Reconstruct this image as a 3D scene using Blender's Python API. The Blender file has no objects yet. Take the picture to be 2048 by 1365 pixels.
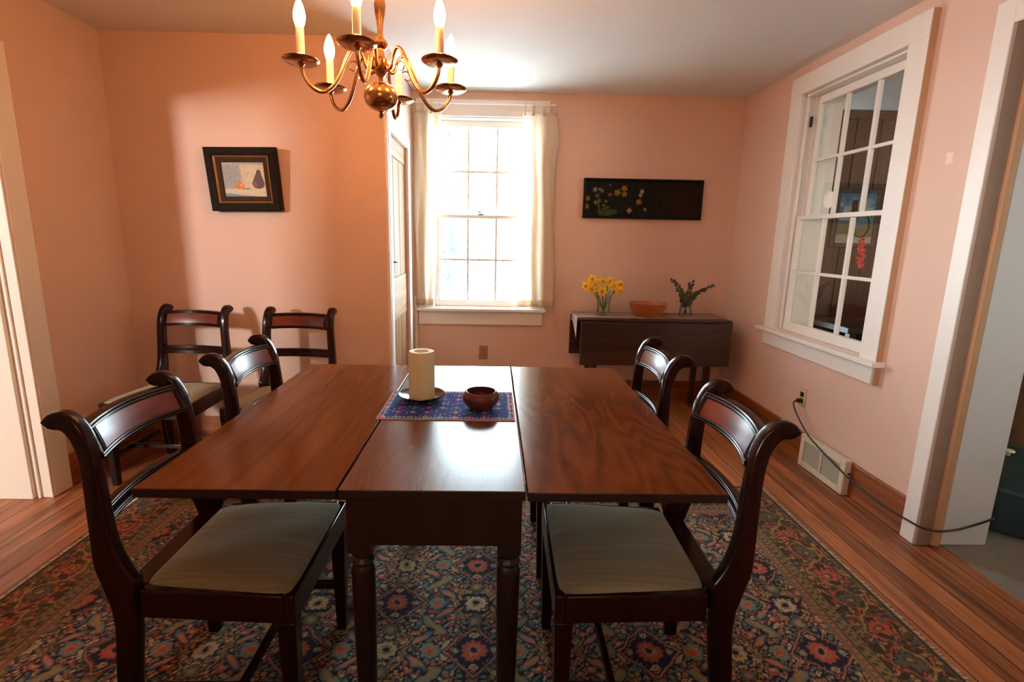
import bpy, bmesh, math, random
import numpy as np
from mathutils import Vector, Matrix

random.seed(7)
S = bpy.context.scene
COL = S.collection
PI = math.pi

# ------------------------------------------------------------------ camera
cam_d = bpy.data.cameras.new('camera')
cam_d.sensor_width = 36.0
cam_d.lens = 1030.094 / 2048 * 36.0
cam_d.shift_x = 21.37 / 2048
cam_d.clip_start = 0.02
cam = bpy.data.objects.new('camera', cam_d)
COL.objects.link(cam)
_r = Vector((0.99973122, -0.01396502, 0.01850595))
_u = Vector((-0.01539396, 0.19700747, 0.98028112))
_f = Vector((0.01733545, 0.98030252, -0.19673954))
_m = Matrix((( _r.x, _u.x, -_f.x, 0.0), (_r.y, _u.y, -_f.y, 0.0), (_r.z, _u.z, -_f.z, 1.30), (0, 0, 0, 1)))
cam.matrix_world = _m
S.camera = cam

# ------------------------------------------------------------------ view, sky, lights
S.view_settings.view_transform = 'Standard'
S.view_settings.look = 'None'
S.view_settings.exposure = 0.0
S.view_settings.gamma = 1.0
S.view_settings.use_curve_mapping = False

SKY = 30.0
w = bpy.data.worlds.new('overcast_sky')
S.world = w
w.use_nodes = True
w.node_tree.nodes['Background'].inputs[0].default_value = (0.76, 1.0, 1.12, 1)
w.node_tree.nodes['Background'].inputs[1].default_value = SKY


def area(name, loc, target, sx, sy, power, color, portal=False, spread=180):
    d = bpy.data.lights.new(name, 'AREA')
    d.shape = 'RECTANGLE'
    d.size, d.size_y = sx, sy
    d.energy = power
    d.color = color
    d.spread = math.radians(spread)
    if portal:
        d.cycles.is_portal = True
    o = bpy.data.objects.new(name, d)
    COL.objects.link(o)
    o.location = loc
    o.rotation_euler = (Vector(target) - Vector(loc)).to_track_quat('-Z', 'Y').to_euler()
    return o


area('back_window_portal', (-0.095, 4.42, 1.47), (-0.095, 0, 1.47), 0.85, 1.55, 1, (1, 1, 1), True)
area('left_room_assumed_light', (-3.95, -1.25, 1.90), (-1.4, 3.1, 1.3), 0.45, 0.55, 152, (1.0, 1.0, 0.98))  # assumed unseen source of the bright wall patch; no window modelled there
area('right_wall_fill_light', (-1.7, -1.2, 1.50), (1.9, 1.95, 1.35), 0.7, 1.0, 4.5, (0.93, 1.06, 1.13), spread=34)  # added fill, narrowed onto the near right wall and door casing; no window modelled
area('warm_fill_light', (-0.2, -1.9, 1.9), (0.0, 2.5, 0.9), 1.0, 0.6, 14, (1.0, 0.60, 0.36))  # added warm fill behind the camera, tints the walls; no lamp stands there
area('right_room_fill_light', (4.3, 1.2, 1.6), (2.4, 3.4, 1.1), 0.9, 1.2, 13, (1.0, 0.96, 0.74), spread=110)  # added fill for the room beyond the interior window; no source modelled there
BULB = 265.0

# ------------------------------------------------------------------ constants of the room
WL, WR = -2.175, 1.897          # side walls
BL, BW = 3.107, 4.141           # wall with the small painting, wall with the window
EX = -0.630                     # face of the closet return with the door
H = 2.369
RW2 = 2.128                     # far face of the right wall
DJ = 2.187                      # outer edge of the door jamb and its casing
RUGZ = 0.007


# ------------------------------------------------------------------ helpers
def lin(hexs):
    hexs = hexs.lstrip('#')
    o = []
    for i in (0, 2, 4):
        c = int(hexs[i:i + 2], 16) / 255
        o.append(c / 12.92 if c <= 0.04045 else ((c + 0.055) / 1.055) ** 2.4)
    return (*o, 1.0)


class MB:
    """collects shapes for one mesh"""
    def __init__(self):
        self.v, self.f = [], []

    def add(self, vs, fs):
        b = len(self.v)
        self.v += [tuple(p) for p in vs]
        self.f += [tuple(i + b for i in q) for q in fs]
        return self

    def box(self, x0, x1, y0, y1, z0, z1):
        vs = [(x0, y0, z0), (x1, y0, z0), (x1, y1, z0), (x0, y1, z0), (x0, y0, z1), (x1, y0, z1), (x1, y1, z1), (x0, y1, z1)]
        return self.add(vs, [(0, 3, 2, 1), (4, 5, 6, 7), (0, 1, 5, 4), (1, 2, 6, 5), (2, 3, 7, 6), (3, 0, 4, 7)])

    def taper(self, c0, s0, c1, s1):
        """square-section post from centre c0 (half sizes s0) to c1 (s1), along z"""
        vs = []
        for c, s in ((c0, s0), (c1, s1)):
            for sx, sy in ((-1, -1), (1, -1), (1, 1), (-1, 1)):
                vs.append((c[0] + sx * s[0], c[1] + sy * s[1], c[2]))
        return self.add(vs, [(0, 3, 2, 1), (4, 5, 6, 7), (0, 1, 5, 4), (1, 2, 6, 5), (2, 3, 7, 6), (3, 0, 4, 7)])

    def lathe(self, prof, c=(0, 0, 0), n=32, cap0=True, cap1=True):
        vs, fs = [], []
        for r, z in prof:
            for k in range(n):
                a = 2 * PI * k / n
                vs.append((c[0] + r * math.cos(a), c[1] + r * math.sin(a), c[2] + z))
        for i in range(len(prof) - 1):
            for k in range(n):
                k2 = (k + 1) % n
                fs.append((i * n + k, i * n + k2, (i + 1) * n + k2, (i + 1) * n + k))
        if cap0 and prof[0][0] > 1e-6:
            fs.append(tuple(reversed(range(n))))
        if cap1 and prof[-1][0] > 1e-6:
            fs.append(tuple((len(prof) - 1) * n + k for k in range(n)))
        return self.add(vs, fs)

    def tube(self, pts, rad, n=10, cap=True):
        pts = [Vector(p) for p in pts]
        rr = rad if hasattr(rad, '__len__') else [rad] * len(pts)
        vs, fs = [], []
        up = None
        for i, p in enumerate(pts):
            t = (pts[min(i + 1, len(pts) - 1)] - pts[max(i - 1, 0)]).normalized()
            if up is None:
                up = Vector((0, 0, 1)) if abs(t.z) < 0.9 else Vector((1, 0, 0))
            a = (up - t * up.dot(t)).normalized()
            up = a
            b = t.cross(a)
            for k in range(n):
                q = 2 * PI * k / n
                vs.append(p + (a * math.cos(q) + b * math.sin(q)) * rr[i])
        m = len(pts)
        for i in range(m - 1):
            for k in range(n):
                k2 = (k + 1) % n
                fs.append((i * n + k, i * n + k2, (i + 1) * n + k2, (i + 1) * n + k))
        if cap:
            fs.append(tuple(reversed(range(n))))
            fs.append(tuple((m - 1) * n + k for k in range(n)))
        return self.add(vs, fs)

    def sweep(self, rings, closed_ends=True):
        """rings: list of equally long closed vertex loops"""
        n = len(rings[0])
        vs = [p for r in rings for p in r]
        fs = []
        for i in range(len(rings) - 1):
            for k in range(n):
                k2 = (k + 1) % n
                fs.append((i * n + k, i * n + k2, (i + 1) * n + k2, (i + 1) * n + k))
        if closed_ends:
            fs.append(tuple(reversed(range(n))))
            fs.append(tuple((len(rings) - 1) * n + k for k in range(n)))
        return self.add(vs, fs)

    def grid(self, fn, nu, nv):
        vs = [fn(i / nu, j / nv) for j in range(nv + 1) for i in range(nu + 1)]
        fs = [(j * (nu + 1) + i, j * (nu + 1) + i + 1, (j + 1) * (nu + 1) + i + 1, (j + 1) * (nu + 1) + i) for j in range(nv) for i in range(nu)]
        return self.add(vs, fs)

    def sphere(self, c, r, n=16, m=10, sc=(1, 1, 1)):
        prof = [(max(1e-5, math.sin(PI * i / m)), -math.cos(PI * i / m)) for i in range(m + 1)]
        vs, fs = [], []
        for rr, z in prof:
            for k in range(n):
                a = 2 * PI * k / n
                vs.append((c[0] + r * sc[0] * rr * math.cos(a), c[1] + r * sc[1] * rr * math.sin(a), c[2] + r * sc[2] * z))
        for i in range(m):
            for k in range(n):
                k2 = (k + 1) % n
                fs.append((i * n + k, i * n + k2, (i + 1) * n + k2, (i + 1) * n + k))
        return self.add(vs, fs)

    def build(self, name, mat, parent=None, bevel=0.0, seg=2, angle=35, recalc=True):
        me = bpy.data.meshes.new(name)
        me.from_pydata(self.v, [], self.f)
        me.update()
        if recalc:
            bm = bmesh.new()
            bm.from_mesh(me)
            bmesh.ops.recalc_face_normals(bm, faces=bm.faces)
            bm.to_mesh(me)
            bm.free()
        me.shade_smooth()
        me.set_sharp_from_angle(angle=math.radians(angle))
        me.materials.append(mat)
        o = bpy.data.objects.new(name, me)
        COL.objects.link(o)
        if parent is not None:
            o.parent = parent
        if bevel:
            b = o.modifiers.new('soft_edges', 'BEVEL')
            b.width = bevel
            b.segments = seg
            b.limit_method = 'ANGLE'
            b.angle_limit = math.radians(40)
            b.harden_normals = False
        return o


def spline(pts, k=6):
    """Catmull-Rom through pts"""
    P = [Vector(p) for p in pts]
    out = []
    for i in range(len(P) - 1):
        p0 = P[i - 1] if i else P[0] * 2 - P[1]
        p1, p2 = P[i], P[i + 1]
        p3 = P[i + 2] if i + 2 < len(P) else P[-1] * 2 - P[-2]
        for j in range(k):
            t = j / k
            out.append(0.5 * ((2 * p1) + (p2 - p0) * t + (2 * p0 - 5 * p1 + 4 * p2 - p3) * t * t + (3 * p1 - p0 - 3 * p2 + p3) * t ** 3))
    out.append(P[-1])
    return out


def tag(o, label=None, cat=None, group=None, kind=None):
    if label:
        o['label'] = label
    if cat:
        o['category'] = cat
    if group:
        o['group'] = group
    if kind:
        o['kind'] = kind
    return o


def thing(name, label, cat, loc=(0, 0, 0), rz=0.0, group=None):
    o = bpy.data.objects.new(name, None)
    o.empty_display_size = 0.05
    COL.objects.link(o)
    o.location = loc
    o.rotation_euler = (0, 0, rz)
    return tag(o, label, cat, group)


def dup(root, loc, rz, label):
    r = root.copy()
    COL.objects.link(r)
    r.location = loc
    r.rotation_euler = (0, 0, rz)
    r['label'] = label
    for ch in list(root.children):
        c = ch.copy()
        COL.objects.link(c)
        c.parent = r
        for g in list(ch.children):
            d = g.copy()
            COL.objects.link(d)
            d.parent = c
    return r


def struct(mb, name, mat, label=None, cat=None, bevel=0.0):
    o = mb.build(name, mat, None, bevel)
    return tag(o, label, cat, None, 'structure')


# ------------------------------------------------------------------ materials
def newmat(name):
    m = bpy.data.materials.new(name)
    m.use_nodes = True
    nt = m.node_tree
    return m, nt, nt.nodes, nt.links, nt.nodes['Principled BSDF']


def sset(b, **k):
    names = {'rough': 'Roughness', 'metal': 'Metallic', 'spec': 'Specular IOR Level', 'trans': 'Transmission Weight', 'coat': 'Coat Weight',
             'coat_rough': 'Coat Roughness', 'sheen': 'Sheen Weight', 'sss': 'Subsurface Weight', 'ior': 'IOR'}
    for a, v in k.items():
        b.inputs[names[a]].default_value = v


def mat_plain(name, col, noise=0.0, scale=40.0, bump=0.0, bscale=None, **k):
    m, nt, N, L, b = newmat(name)
    b.inputs['Base Color'].default_value = col
    sset(b, **k)
    if noise or bump:
        tc = N.new('ShaderNodeTexCoord')
        nz = N.new('ShaderNodeTexNoise')
        nz.inputs['Scale'].default_value = scale
        nz.inputs['Detail'].default_value = 6
        L.new(tc.outputs['Object'], nz.inputs['Vector'])
        if noise:
            mx = N.new('ShaderNodeMix')
            mx.data_type = 'RGBA'
            mx.inputs['A'].default_value = tuple(c * (1 - noise) for c in col[:3]) + (1,)
            mx.inputs['B'].default_value = tuple(min(1, c * (1 + noise)) for c in col[:3]) + (1,)
            L.new(nz.outputs['Fac'], mx.inputs['Factor'])
            L.new(mx.outputs['Result'], b.inputs['Base Color'])
        if bump:
            n2 = nz
            if bscale:
                n2 = N.new('ShaderNodeTexNoise')
                n2.inputs['Scale'].default_value = bscale
                n2.inputs['Detail'].default_value = 4
                L.new(tc.outputs['Object'], n2.inputs['Vector'])
            bp = N.new('ShaderNodeBump')
            bp.inputs['Strength'].default_value = bump
            bp.inputs['Distance'].default_value = 0.004
            L.new(n2.outputs['Fac'], bp.inputs['Height'])
            L.new(bp.outputs['Normal'], b.inputs['Normal'])
    return m


def mat_wood(name, c_dark, c_light, stretch=(30, 1.6, 30), rough=0.3, coat=0.0, ring=6.0, mid=None, bump=0.05, coat_rough=0.1, spec=0.5, offset=(0, 0, 0)):
    """streaked grain: noise stretched along the axis with the small scale value"""
    m, nt, N, L, b = newmat(name)
    sset(b, rough=rough, coat=coat, coat_rough=coat_rough, spec=spec)
    tc = N.new('ShaderNodeTexCoord')
    mp = N.new('ShaderNodeMapping')
    mp.inputs['Scale'].default_value = stretch
    mp.inputs['Location'].default_value = offset
    L.new(tc.outputs['Object'], mp.inputs['Vector'])
    n1 = N.new('ShaderNodeTexNoise')
    n1.inputs['Scale'].default_value = 1.0
    n1.inputs['Detail'].default_value = 8
    n1.inputs['Roughness'].default_value = 0.62
    n1.inputs['Distortion'].default_value = 0.6
    L.new(mp.outputs['Vector'], n1.inputs['Vector'])
    # cathedral figure: a slow noise turned into bands
    mp2 = N.new('ShaderNodeMapping')
    mp2.inputs['Scale'].default_value = tuple(s * 0.16 for s in stretch)
    mp2.inputs['Location'].default_value = offset
    L.new(tc.outputs['Object'], mp2.inputs['Vector'])
    n2 = N.new('ShaderNodeTexNoise')
    n2.inputs['Scale'].default_value = 1.0
    n2.inputs['Detail'].default_value = 2
    n2.inputs['Distortion'].default_value = 0.3
    L.new(mp2.outputs['Vector'], n2.inputs['Vector'])
    mu = N.new('ShaderNodeMath')
    mu.operation = 'MULTIPLY'
    mu.inputs[1].default_value = ring
    L.new(n2.outputs['Fac'], mu.inputs[0])
    fr = N.new('ShaderNodeMath')
    fr.operation = 'PINGPONG'
    fr.inputs[1].default_value = 0.5
    L.new(mu.outputs[0], fr.inputs[0])
    ad = N.new('ShaderNodeMath')
    ad.operation = 'MULTIPLY_ADD'
    ad.inputs[1].default_value = 0.55
    L.new(fr.outputs[0], ad.inputs[0])
    h = N.new('ShaderNodeMath')
    h.operation = 'MULTIPLY'
    h.inputs[1].default_value = 0.75
    L.new(n1.outputs['Fac'], h.inputs[0])
    L.new(h.outputs[0], ad.inputs[2])
    cr = N.new('ShaderNodeValToRGB')
    cr.color_ramp.elements[0].position = 0.28
    cr.color_ramp.elements[0].color = c_dark
    cr.color_ramp.elements[1].position = 0.72
    cr.color_ramp.elements[1].color = c_light
    if mid:
        e = cr.color_ramp.elements.new(0.5)
        e.color = mid
    L.new(ad.outputs[0], cr.inputs['Fac'])
    L.new(cr.outputs['Color'], b.inputs['Base Color'])
    if bump:
        bp = N.new('ShaderNodeBump')
        bp.inputs['Strength'].default_value = bump
        bp.inputs['Distance'].default_value = 0.002
        L.new(n1.outputs['Fac'], bp.inputs['Height'])
        L.new(bp.outputs['Normal'], b.inputs['Normal'])
    return m


def mat_planks(name, c_dark, c_light, width, rough=0.42):
    """floor boards that run along y"""
    m, nt, N, L, b = newmat(name)
    sset(b, rough=rough, spec=0.4)
    tc = N.new('ShaderNodeTexCoord')
    sx = N.new('ShaderNodeSeparateXYZ')
    L.new(tc.outputs['Object'], sx.inputs[0])
    dv = N.new('ShaderNodeMath')
    dv.operation = 'DIVIDE'
    dv.inputs[1].default_value = width
    L.new(sx.outputs['X'], dv.inputs[0])
    fl = N.new('ShaderNodeMath')
    fl.operation = 'FLOOR'
    L.new(dv.outputs[0], fl.inputs[0])
    fc = N.new('ShaderNodeMath')
    fc.operation = 'FRACT'
    L.new(dv.outputs[0], fc.inputs[0])
    wn = N.new('ShaderNodeTexWhiteNoise')
    wn.noise_dimensions = '1D'
    L.new(fl.outputs[0], wn.inputs['W'])
    cb = N.new('ShaderNodeCombineXYZ')
    mz = N.new('ShaderNodeMath')
    mz.operation = 'MULTIPLY'
    mz.inputs[1].default_value = 37.0
    L.new(wn.outputs['Value'], mz.inputs[0])
    L.new(sx.outputs['X'], cb.inputs['X'])
    L.new(sx.outputs['Y'], cb.inputs['Y'])
    L.new(mz.outputs[0], cb.inputs['Z'])
    mp = N.new('ShaderNodeMapping')
    mp.inputs['Scale'].default_value = (42, 2.0, 1)
    L.new(cb.outputs[0], mp.inputs['Vector'])
    nz = N.new('ShaderNodeTexNoise')
    nz.inputs['Scale'].default_value = 1.0
    nz.inputs['Detail'].default_value = 9
    nz.inputs['Roughness'].default_value = 0.65
    nz.inputs['Distortion'].default_value = 0.8
    L.new(mp.outputs['Vector'], nz.inputs['Vector'])
    a1 = N.new('ShaderNodeMath')
    a1.operation = 'MULTIPLY_ADD'
    a1.inputs[1].default_value = 0.16
    L.new(wn.outputs['Value'], a1.inputs[0])
    m1 = N.new('ShaderNodeMath')
    m1.operation = 'MULTIPLY'
    m1.inputs[1].default_value = 0.95
    L.new(nz.outputs['Fac'], m1.inputs[0])
    L.new(m1.outputs[0], a1.inputs[2])
    cr = N.new('ShaderNodeValToRGB')
    cr.color_ramp.elements[0].position = 0.30
    cr.color_ramp.elements[0].color = c_dark
    cr.color_ramp.elements[1].position = 0.8
    cr.color_ramp.elements[1].color = c_light
    L.new(a1.outputs[0], cr.inputs['Fac'])
    # dark seam between boards
    pp = N.new('ShaderNodeMath')
    pp.operation = 'PINGPONG'
    pp.inputs[1].default_value = 0.5
    L.new(dv.outputs[0], pp.inputs[0])
    lt = N.new('ShaderNodeMapRange')
    lt.inputs['From Min'].default_value = 0.010
    lt.inputs['From Max'].default_value = 0.035
    L.new(pp.outputs[0], lt.inputs['Value'])
    mx = N.new('ShaderNodeMix')
    mx.data_type = 'RGBA'
    mx.inputs['A'].default_value = (0.012, 0.006, 0.004, 1)
    L.new(lt.outputs['Result'], mx.inputs['Factor'])
    L.new(cr.outputs['Color'], mx.inputs['B'])
    L.new(mx.outputs['Result'], b.inputs['Base Color'])
    bp = N.new('ShaderNodeBump')
    bp.inputs['Strength'].default_value = 0.35
    bp.inputs['Distance'].default_value = 0.003
    L.new(lt.outputs['Result'], bp.inputs['Height'])
    L.new(bp.outputs['Normal'], b.inputs['Normal'])
    return m


def mat_glass(name, tint=(1, 1, 1, 1), refl=1.0, rough=0.0):
    """thin clear glass: transparent with a Fresnel reflection"""
    m, nt, N, L, b = newmat(name)
    N.remove(b)
    out = N['Material Output']
    tr = N.new('ShaderNodeBsdfTransparent')
    tr.inputs['Color'].default_value = tint
    gl = N.new('ShaderNodeBsdfGlossy')
    gl.inputs['Roughness'].default_value = rough
    fr = N.new('ShaderNodeFresnel')
    fr.inputs['IOR'].default_value = 1.45
    mu = N.new('ShaderNodeMath')
    mu.operation = 'MULTIPLY'
    mu.inputs[1].default_value = refl
    L.new(fr.outputs[0], mu.inputs[0])
    mx = N.new('ShaderNodeMixShader')
    L.new(mu.outputs[0], mx.inputs[0])
    L.new(tr.outputs[0], mx.inputs[1])
    L.new(gl.outputs[0], mx.inputs[2])
    L.new(mx.outputs[0], out.inputs['Surface'])
    return m


def mat_vcol(name, rough=0.9, bump=0.0, bscale=300, spec=0.3, sheen=0.0):
    m, nt, N, L, b = newmat(name)
    sset(b, rough=rough, spec=spec, sheen=sheen)
    at = N.new('ShaderNodeAttribute')
    at.attribute_name = 'pattern'
    L.new(at.outputs['Color'], b.inputs['Base Color'])
    if bump:
        tc = N.new('ShaderNodeTexCoord')
        nz = N.new('ShaderNodeTexNoise')
        nz.inputs['Scale'].default_value = bscale
        L.new(tc.outputs['Object'], nz.inputs['Vector'])
        bp = N.new('ShaderNodeBump')
        bp.inputs['Strength'].default_value = bump
        bp.inputs['Distance'].default_value = 0.003
        L.new(nz.outputs['Fac'], bp.inputs['Height'])
        L.new(bp.outputs['Normal'], b.inputs['Normal'])
    return m


M = {}
M['wall'] = mat_plain('peach_wall_paint', (0.69, 0.475, 0.375, 1), noise=0.03, scale=6, bump=0.06, bscale=160, rough=0.62, spec=0.35)
M['ceil'] = mat_plain('off_white_ceiling_paint', (0.775, 0.755, 0.735, 1), noise=0.02, scale=5, bump=0.06, bscale=90, rough=0.75, spec=0.3)
M['trim'] = mat_plain('white_trim_paint', (0.80, 0.755, 0.70, 1), noise=0.02, scale=14, bump=0.04, bscale=60, rough=0.38)
M['jamb'] = mat_plain('cream_jamb_paint', (0.80, 0.70, 0.58, 1), noise=0.02, scale=10, bump=0.04, bscale=70, rough=0.45)
M['greyjamb'] = mat_plain('grey_white_jamb_paint', (0.62, 0.59, 0.56, 1), noise=0.03, scale=14, bump=0.05, bscale=90, rough=0.6)
M['stop'] = mat_plain('bare_tan_door_stop', (0.50, 0.27, 0.14, 1), noise=0.12, scale=25, rough=0.6)
M['stopbrown'] = mat_plain('brown_worn_hinge_rabbet', (0.30, 0.19, 0.13, 1), noise=0.12, scale=25, rough=0.65)
M['base'] = mat_wood('stained_baseboard', (0.10, 0.026, 0.006, 1), (0.36, 0.105, 0.022, 1), stretch=(6, 1.0, 45), rough=0.4, ring=3)
M['floor'] = mat_planks('reddish_pine_boards', (0.062, 0.019, 0.007, 1), (0.56, 0.205, 0.075, 1), 0.088)
M['carpet'] = mat_plain('grey_carpet', (0.23, 0.215, 0.19, 1), noise=0.25, scale=120, bump=0.6, bscale=500, rough=1.0, spec=0.05)
M['table'] = mat_wood('polished_cherry_top', (0.105, 0.028, 0.006, 1), (0.190, 0.054, 0.011, 1), stretch=(48, 3.0, 48), rough=0.16, coat=0.0, spec=0.11, ring=4, bump=0.03)
M['center'] = mat_wood('polished_cherry_center', (0.070, 0.020, 0.006, 1), (0.130, 0.040, 0.011, 1), stretch=(48, 3.0, 48), rough=0.235, coat=0.0, spec=0.5, ring=4, bump=0.03, offset=(1.7, 4.2, 0))
M['leaf2'] = mat_wood('polished_cherry_figured', (0.066, 0.017, 0.004, 1), (0.150, 0.041, 0.009, 1), stretch=(22, 5.0, 22), rough=0.16, coat=0.0, spec=0.14, ring=16, bump=0.03, offset=(3.1, 1.2, 0))
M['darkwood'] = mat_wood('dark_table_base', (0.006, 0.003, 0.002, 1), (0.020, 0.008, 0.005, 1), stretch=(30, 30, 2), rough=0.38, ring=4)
M['mahog'] = mat_wood('dark_mahogany', (0.006, 0.002, 0.0015, 1), (0.022, 0.0055, 0.004, 1), stretch=(22, 22, 3), rough=0.20, coat=0.06, coat_rough=0.08, spec=0.25, ring=4, bump=0.02)
M['veneer'] = mat_wood('red_mahogany_veneer', (0.075, 0.013, 0.007, 1), (0.20, 0.043, 0.018, 1), stretch=(9, 20, 40), rough=0.28, coat=0.05, coat_rough=0.2, spec=0.32, ring=5, bump=0.01)
M['side'] = mat_wood('dark_walnut_side_table', (0.014, 0.006, 0.003, 1), (0.050, 0.019, 0.009, 1), stretch=(2.5, 30, 30), rough=0.28, coat=0.2, coat_rough=0.15, ring=6)
M['door'] = mat_wood('pine_door', (0.20, 0.090, 0.038, 1), (0.38, 0.21, 0.105, 1), stretch=(30, 30, 1.6), rough=0.6, spec=0.1, ring=5)
M['doorrail'] = mat_wood('pine_door_rail', (0.27, 0.125, 0.058, 1), (0.46, 0.27, 0.145, 1), stretch=(30, 2.5, 30), rough=0.6, spec=0.1, ring=7)
M['panelwood'] = mat_wood('brown_wall_panelling', (0.052, 0.026, 0.017, 1), (0.13, 0.072, 0.050, 1), stretch=(18, 18, 1.2), rough=0.55, ring=4)
M['brass'] = mat_plain('aged_brass', (0.60, 0.31, 0.12, 1), rough=0.2, metal=1.0, noise=0.12, scale=30)
M['blackmetal'] = mat_plain('black_iron', (0.02, 0.02, 0.022, 1), rough=0.4, metal=0.6)
M['black'] = mat_plain('black_plastic', (0.010, 0.010, 0.011, 1), rough=0.4)
M['greenbin'] = mat_plain('dark_green_vinyl', (0.014, 0.030, 0.030, 1), rough=0.5, noise=0.15, scale=60)
M['knob'] = mat_plain('cream_porcelain', (0.75, 0.72, 0.62, 1), rough=0.25)
M['ivory'] = mat_plain('ivory_plastic', (0.56, 0.44, 0.27, 1), rough=0.4)
M['tanplate'] = mat_plain('tan_plastic', (0.34, 0.19, 0.105, 1), rough=0.45)
M['vent'] = mat_plain('cream_enamel_metal', (0.66, 0.60, 0.46, 1), rough=0.45, noise=0.05, scale=30)
M['ventdark'] = mat_plain('grey_louvre_paint', (0.40, 0.37, 0.29, 1), rough=0.55)
M['wax'] = mat_plain('ivory_wax', (0.82, 0.80, 0.50, 1), rough=0.45, sss=0.25, noise=0.04, scale=12)
M['dish'] = mat_plain('dark_pewter', (0.16, 0.13, 0.10, 1), rough=0.25, metal=1.0)
M['redbowl'] = mat_plain('oxblood_turned_wood', (0.115, 0.026, 0.018, 1), rough=0.33, noise=0.2, scale=50)
M['bowlwood'] = mat_wood('orange_turned_wood', (0.27, 0.062, 0.012, 1), (0.42, 0.12, 0.025, 1), stretch=(8, 8, 40), rough=0.4, ring=5)
M['sleeve'] = mat_plain('ivory_candle_sleeve', (0.86, 0.76, 0.70, 1), rough=0.5)
M['frame'] = mat_plain('dark_carved_frame', (0.012, 0.007, 0.003, 1), noise=0.9, scale=60, bump=1.0, bscale=70, rough=0.6, spec=0.10)
M['gilt'] = mat_plain('worn_gilt_fillet', (0.42, 0.22, 0.085, 1), rough=0.35, metal=0.7, noise=0.2, scale=60)
M['brownliner'] = mat_plain('brown_gilt_liner', (0.050, 0.021, 0.006, 1), rough=0.6, spec=0.08, noise=0.2, scale=50)
M['blackframe'] = mat_plain('black_lacquer_frame', (0.006, 0.005, 0.005, 1), rough=0.4, spec=0.15)
M['paint'] = mat_vcol('painted_canvas', rough=0.55)
M['darkpaint'] = mat_vcol('dark_varnished_canvas', rough=0.5, spec=0.08)
M['rug'] = mat_vcol('knotted_wool', rough=0.95, bump=0.25, bscale=420, spec=0.1, sheen=0.1)
M['mat'] = mat_vcol('embroidered_cloth', rough=0.9, bump=0.2, bscale=500, spec=0.15)
M['fringe'] = mat_plain('cream_cotton_fringe', (0.62, 0.48, 0.36, 1), rough=0.95)
M['tape'] = mat_plain('pale_paper', (0.80, 0.66, 0.53, 1), rough=0.8)
M['glass'] = mat_glass('window_glass', refl=0.18)
M['vase'] = mat_glass('clear_vase_glass', tint=(0.96, 0.975, 0.96, 1), refl=0.55, rough=0.02)
M['water'] = mat_glass('water', tint=(0.86, 0.93, 0.86, 1), refl=0.5)
M['petal'] = mat_plain('daffodil_yellow', (0.95, 0.62, 0.045, 1), rough=0.55, noise=0.1, scale=60)
M['trumpet'] = mat_plain('daffodil_orange_trumpet', (0.95, 0.38, 0.015, 1), rough=0.55)
M['stem'] = mat_plain('green_stem', (0.085, 0.19, 0.045, 1), rough=0.5)
M['euc'] = mat_plain('dusty_green_leaf', (0.060, 0.075, 0.040, 1), rough=0.6, noise=0.3, scale=40)
M['eucstem'] = mat_plain('brown_green_twig', (0.055, 0.045, 0.022, 1), rough=0.6)
M['redbead'] = mat_plain('red_beads', (0.62, 0.035, 0.035, 1), rough=0.35)
M['disc'] = mat_plain('milky_shell_disc', (0.92, 0.92, 0.90, 1), rough=0.4)
M['pink'] = mat_plain('pink_cloth', (0.62, 0.17, 0.17, 1), rough=0.9, noise=0.2, scale=50)
M['couch'] = mat_plain('brown_gold_upholstery', (0.13, 0.055, 0.016, 1), rough=0.9, noise=0.85, scale=9)
M['grass'] = mat_plain('pale_winter_grass', (0.80, 0.80, 0.78, 1), noise=0.2, scale=2, rough=1)
M['bark'] = mat_plain('grey_bark', (0.042, 0.046, 0.044, 1), noise=0.3, scale=12, rough=0.95)


def mat_bulb():
    m, nt, N, L, b = newmat('glowing_bulb')
    b.inputs['Base Color'].default_value = (1, 0.9, 0.75, 1)
    b.inputs['Emission Color'].default_value = (1.0, 0.38, 0.10, 1)
    b.inputs['Emission Strength'].default_value = BULB
    return m


M['bulb'] = mat_bulb()


def mat_seat():
    m, nt, N, L, b = newmat('olive_grey_striped_seat_fabric')
    sset(b, rough=0.85, spec=0.2, sheen=0.15)
    tc = N.new('ShaderNodeTexCoord')
    mp = N.new('ShaderNodeMapping')
    mp.inputs['Scale'].default_value = (120, 3, 3)
    L.new(tc.outputs['Object'], mp.inputs['Vector'])
    nz = N.new('ShaderNodeTexNoise')
    nz.inputs['Scale'].default_value = 1.0
    nz.inputs['Detail'].default_value = 5
    L.new(mp.outputs['Vector'], nz.inputs['Vector'])
    cr = N.new('ShaderNodeValToRGB')
    cr.color_ramp.elements[0].position = 0.3
    cr.color_ramp.elements[0].color = (0.205, 0.178, 0.102, 1)
    cr.color_ramp.elements[1].position = 0.7
    cr.color_ramp.elements[1].color = (0.285, 0.250, 0.150, 1)
    L.new(nz.outputs['Fac'], cr.inputs['Fac'])
    L.new(cr.outputs['Color'], b.inputs['Base Color'])
    bp = N.new('ShaderNodeBump')
    bp.inputs['Strength'].default_value = 0.2
    bp.inputs['Distance'].default_value = 0.001
    L.new(nz.outputs['Fac'], bp.inputs['Height'])
    L.new(bp.outputs['Normal'], b.inputs['Normal'])
    return m


M['seat'] = mat_seat()


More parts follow.
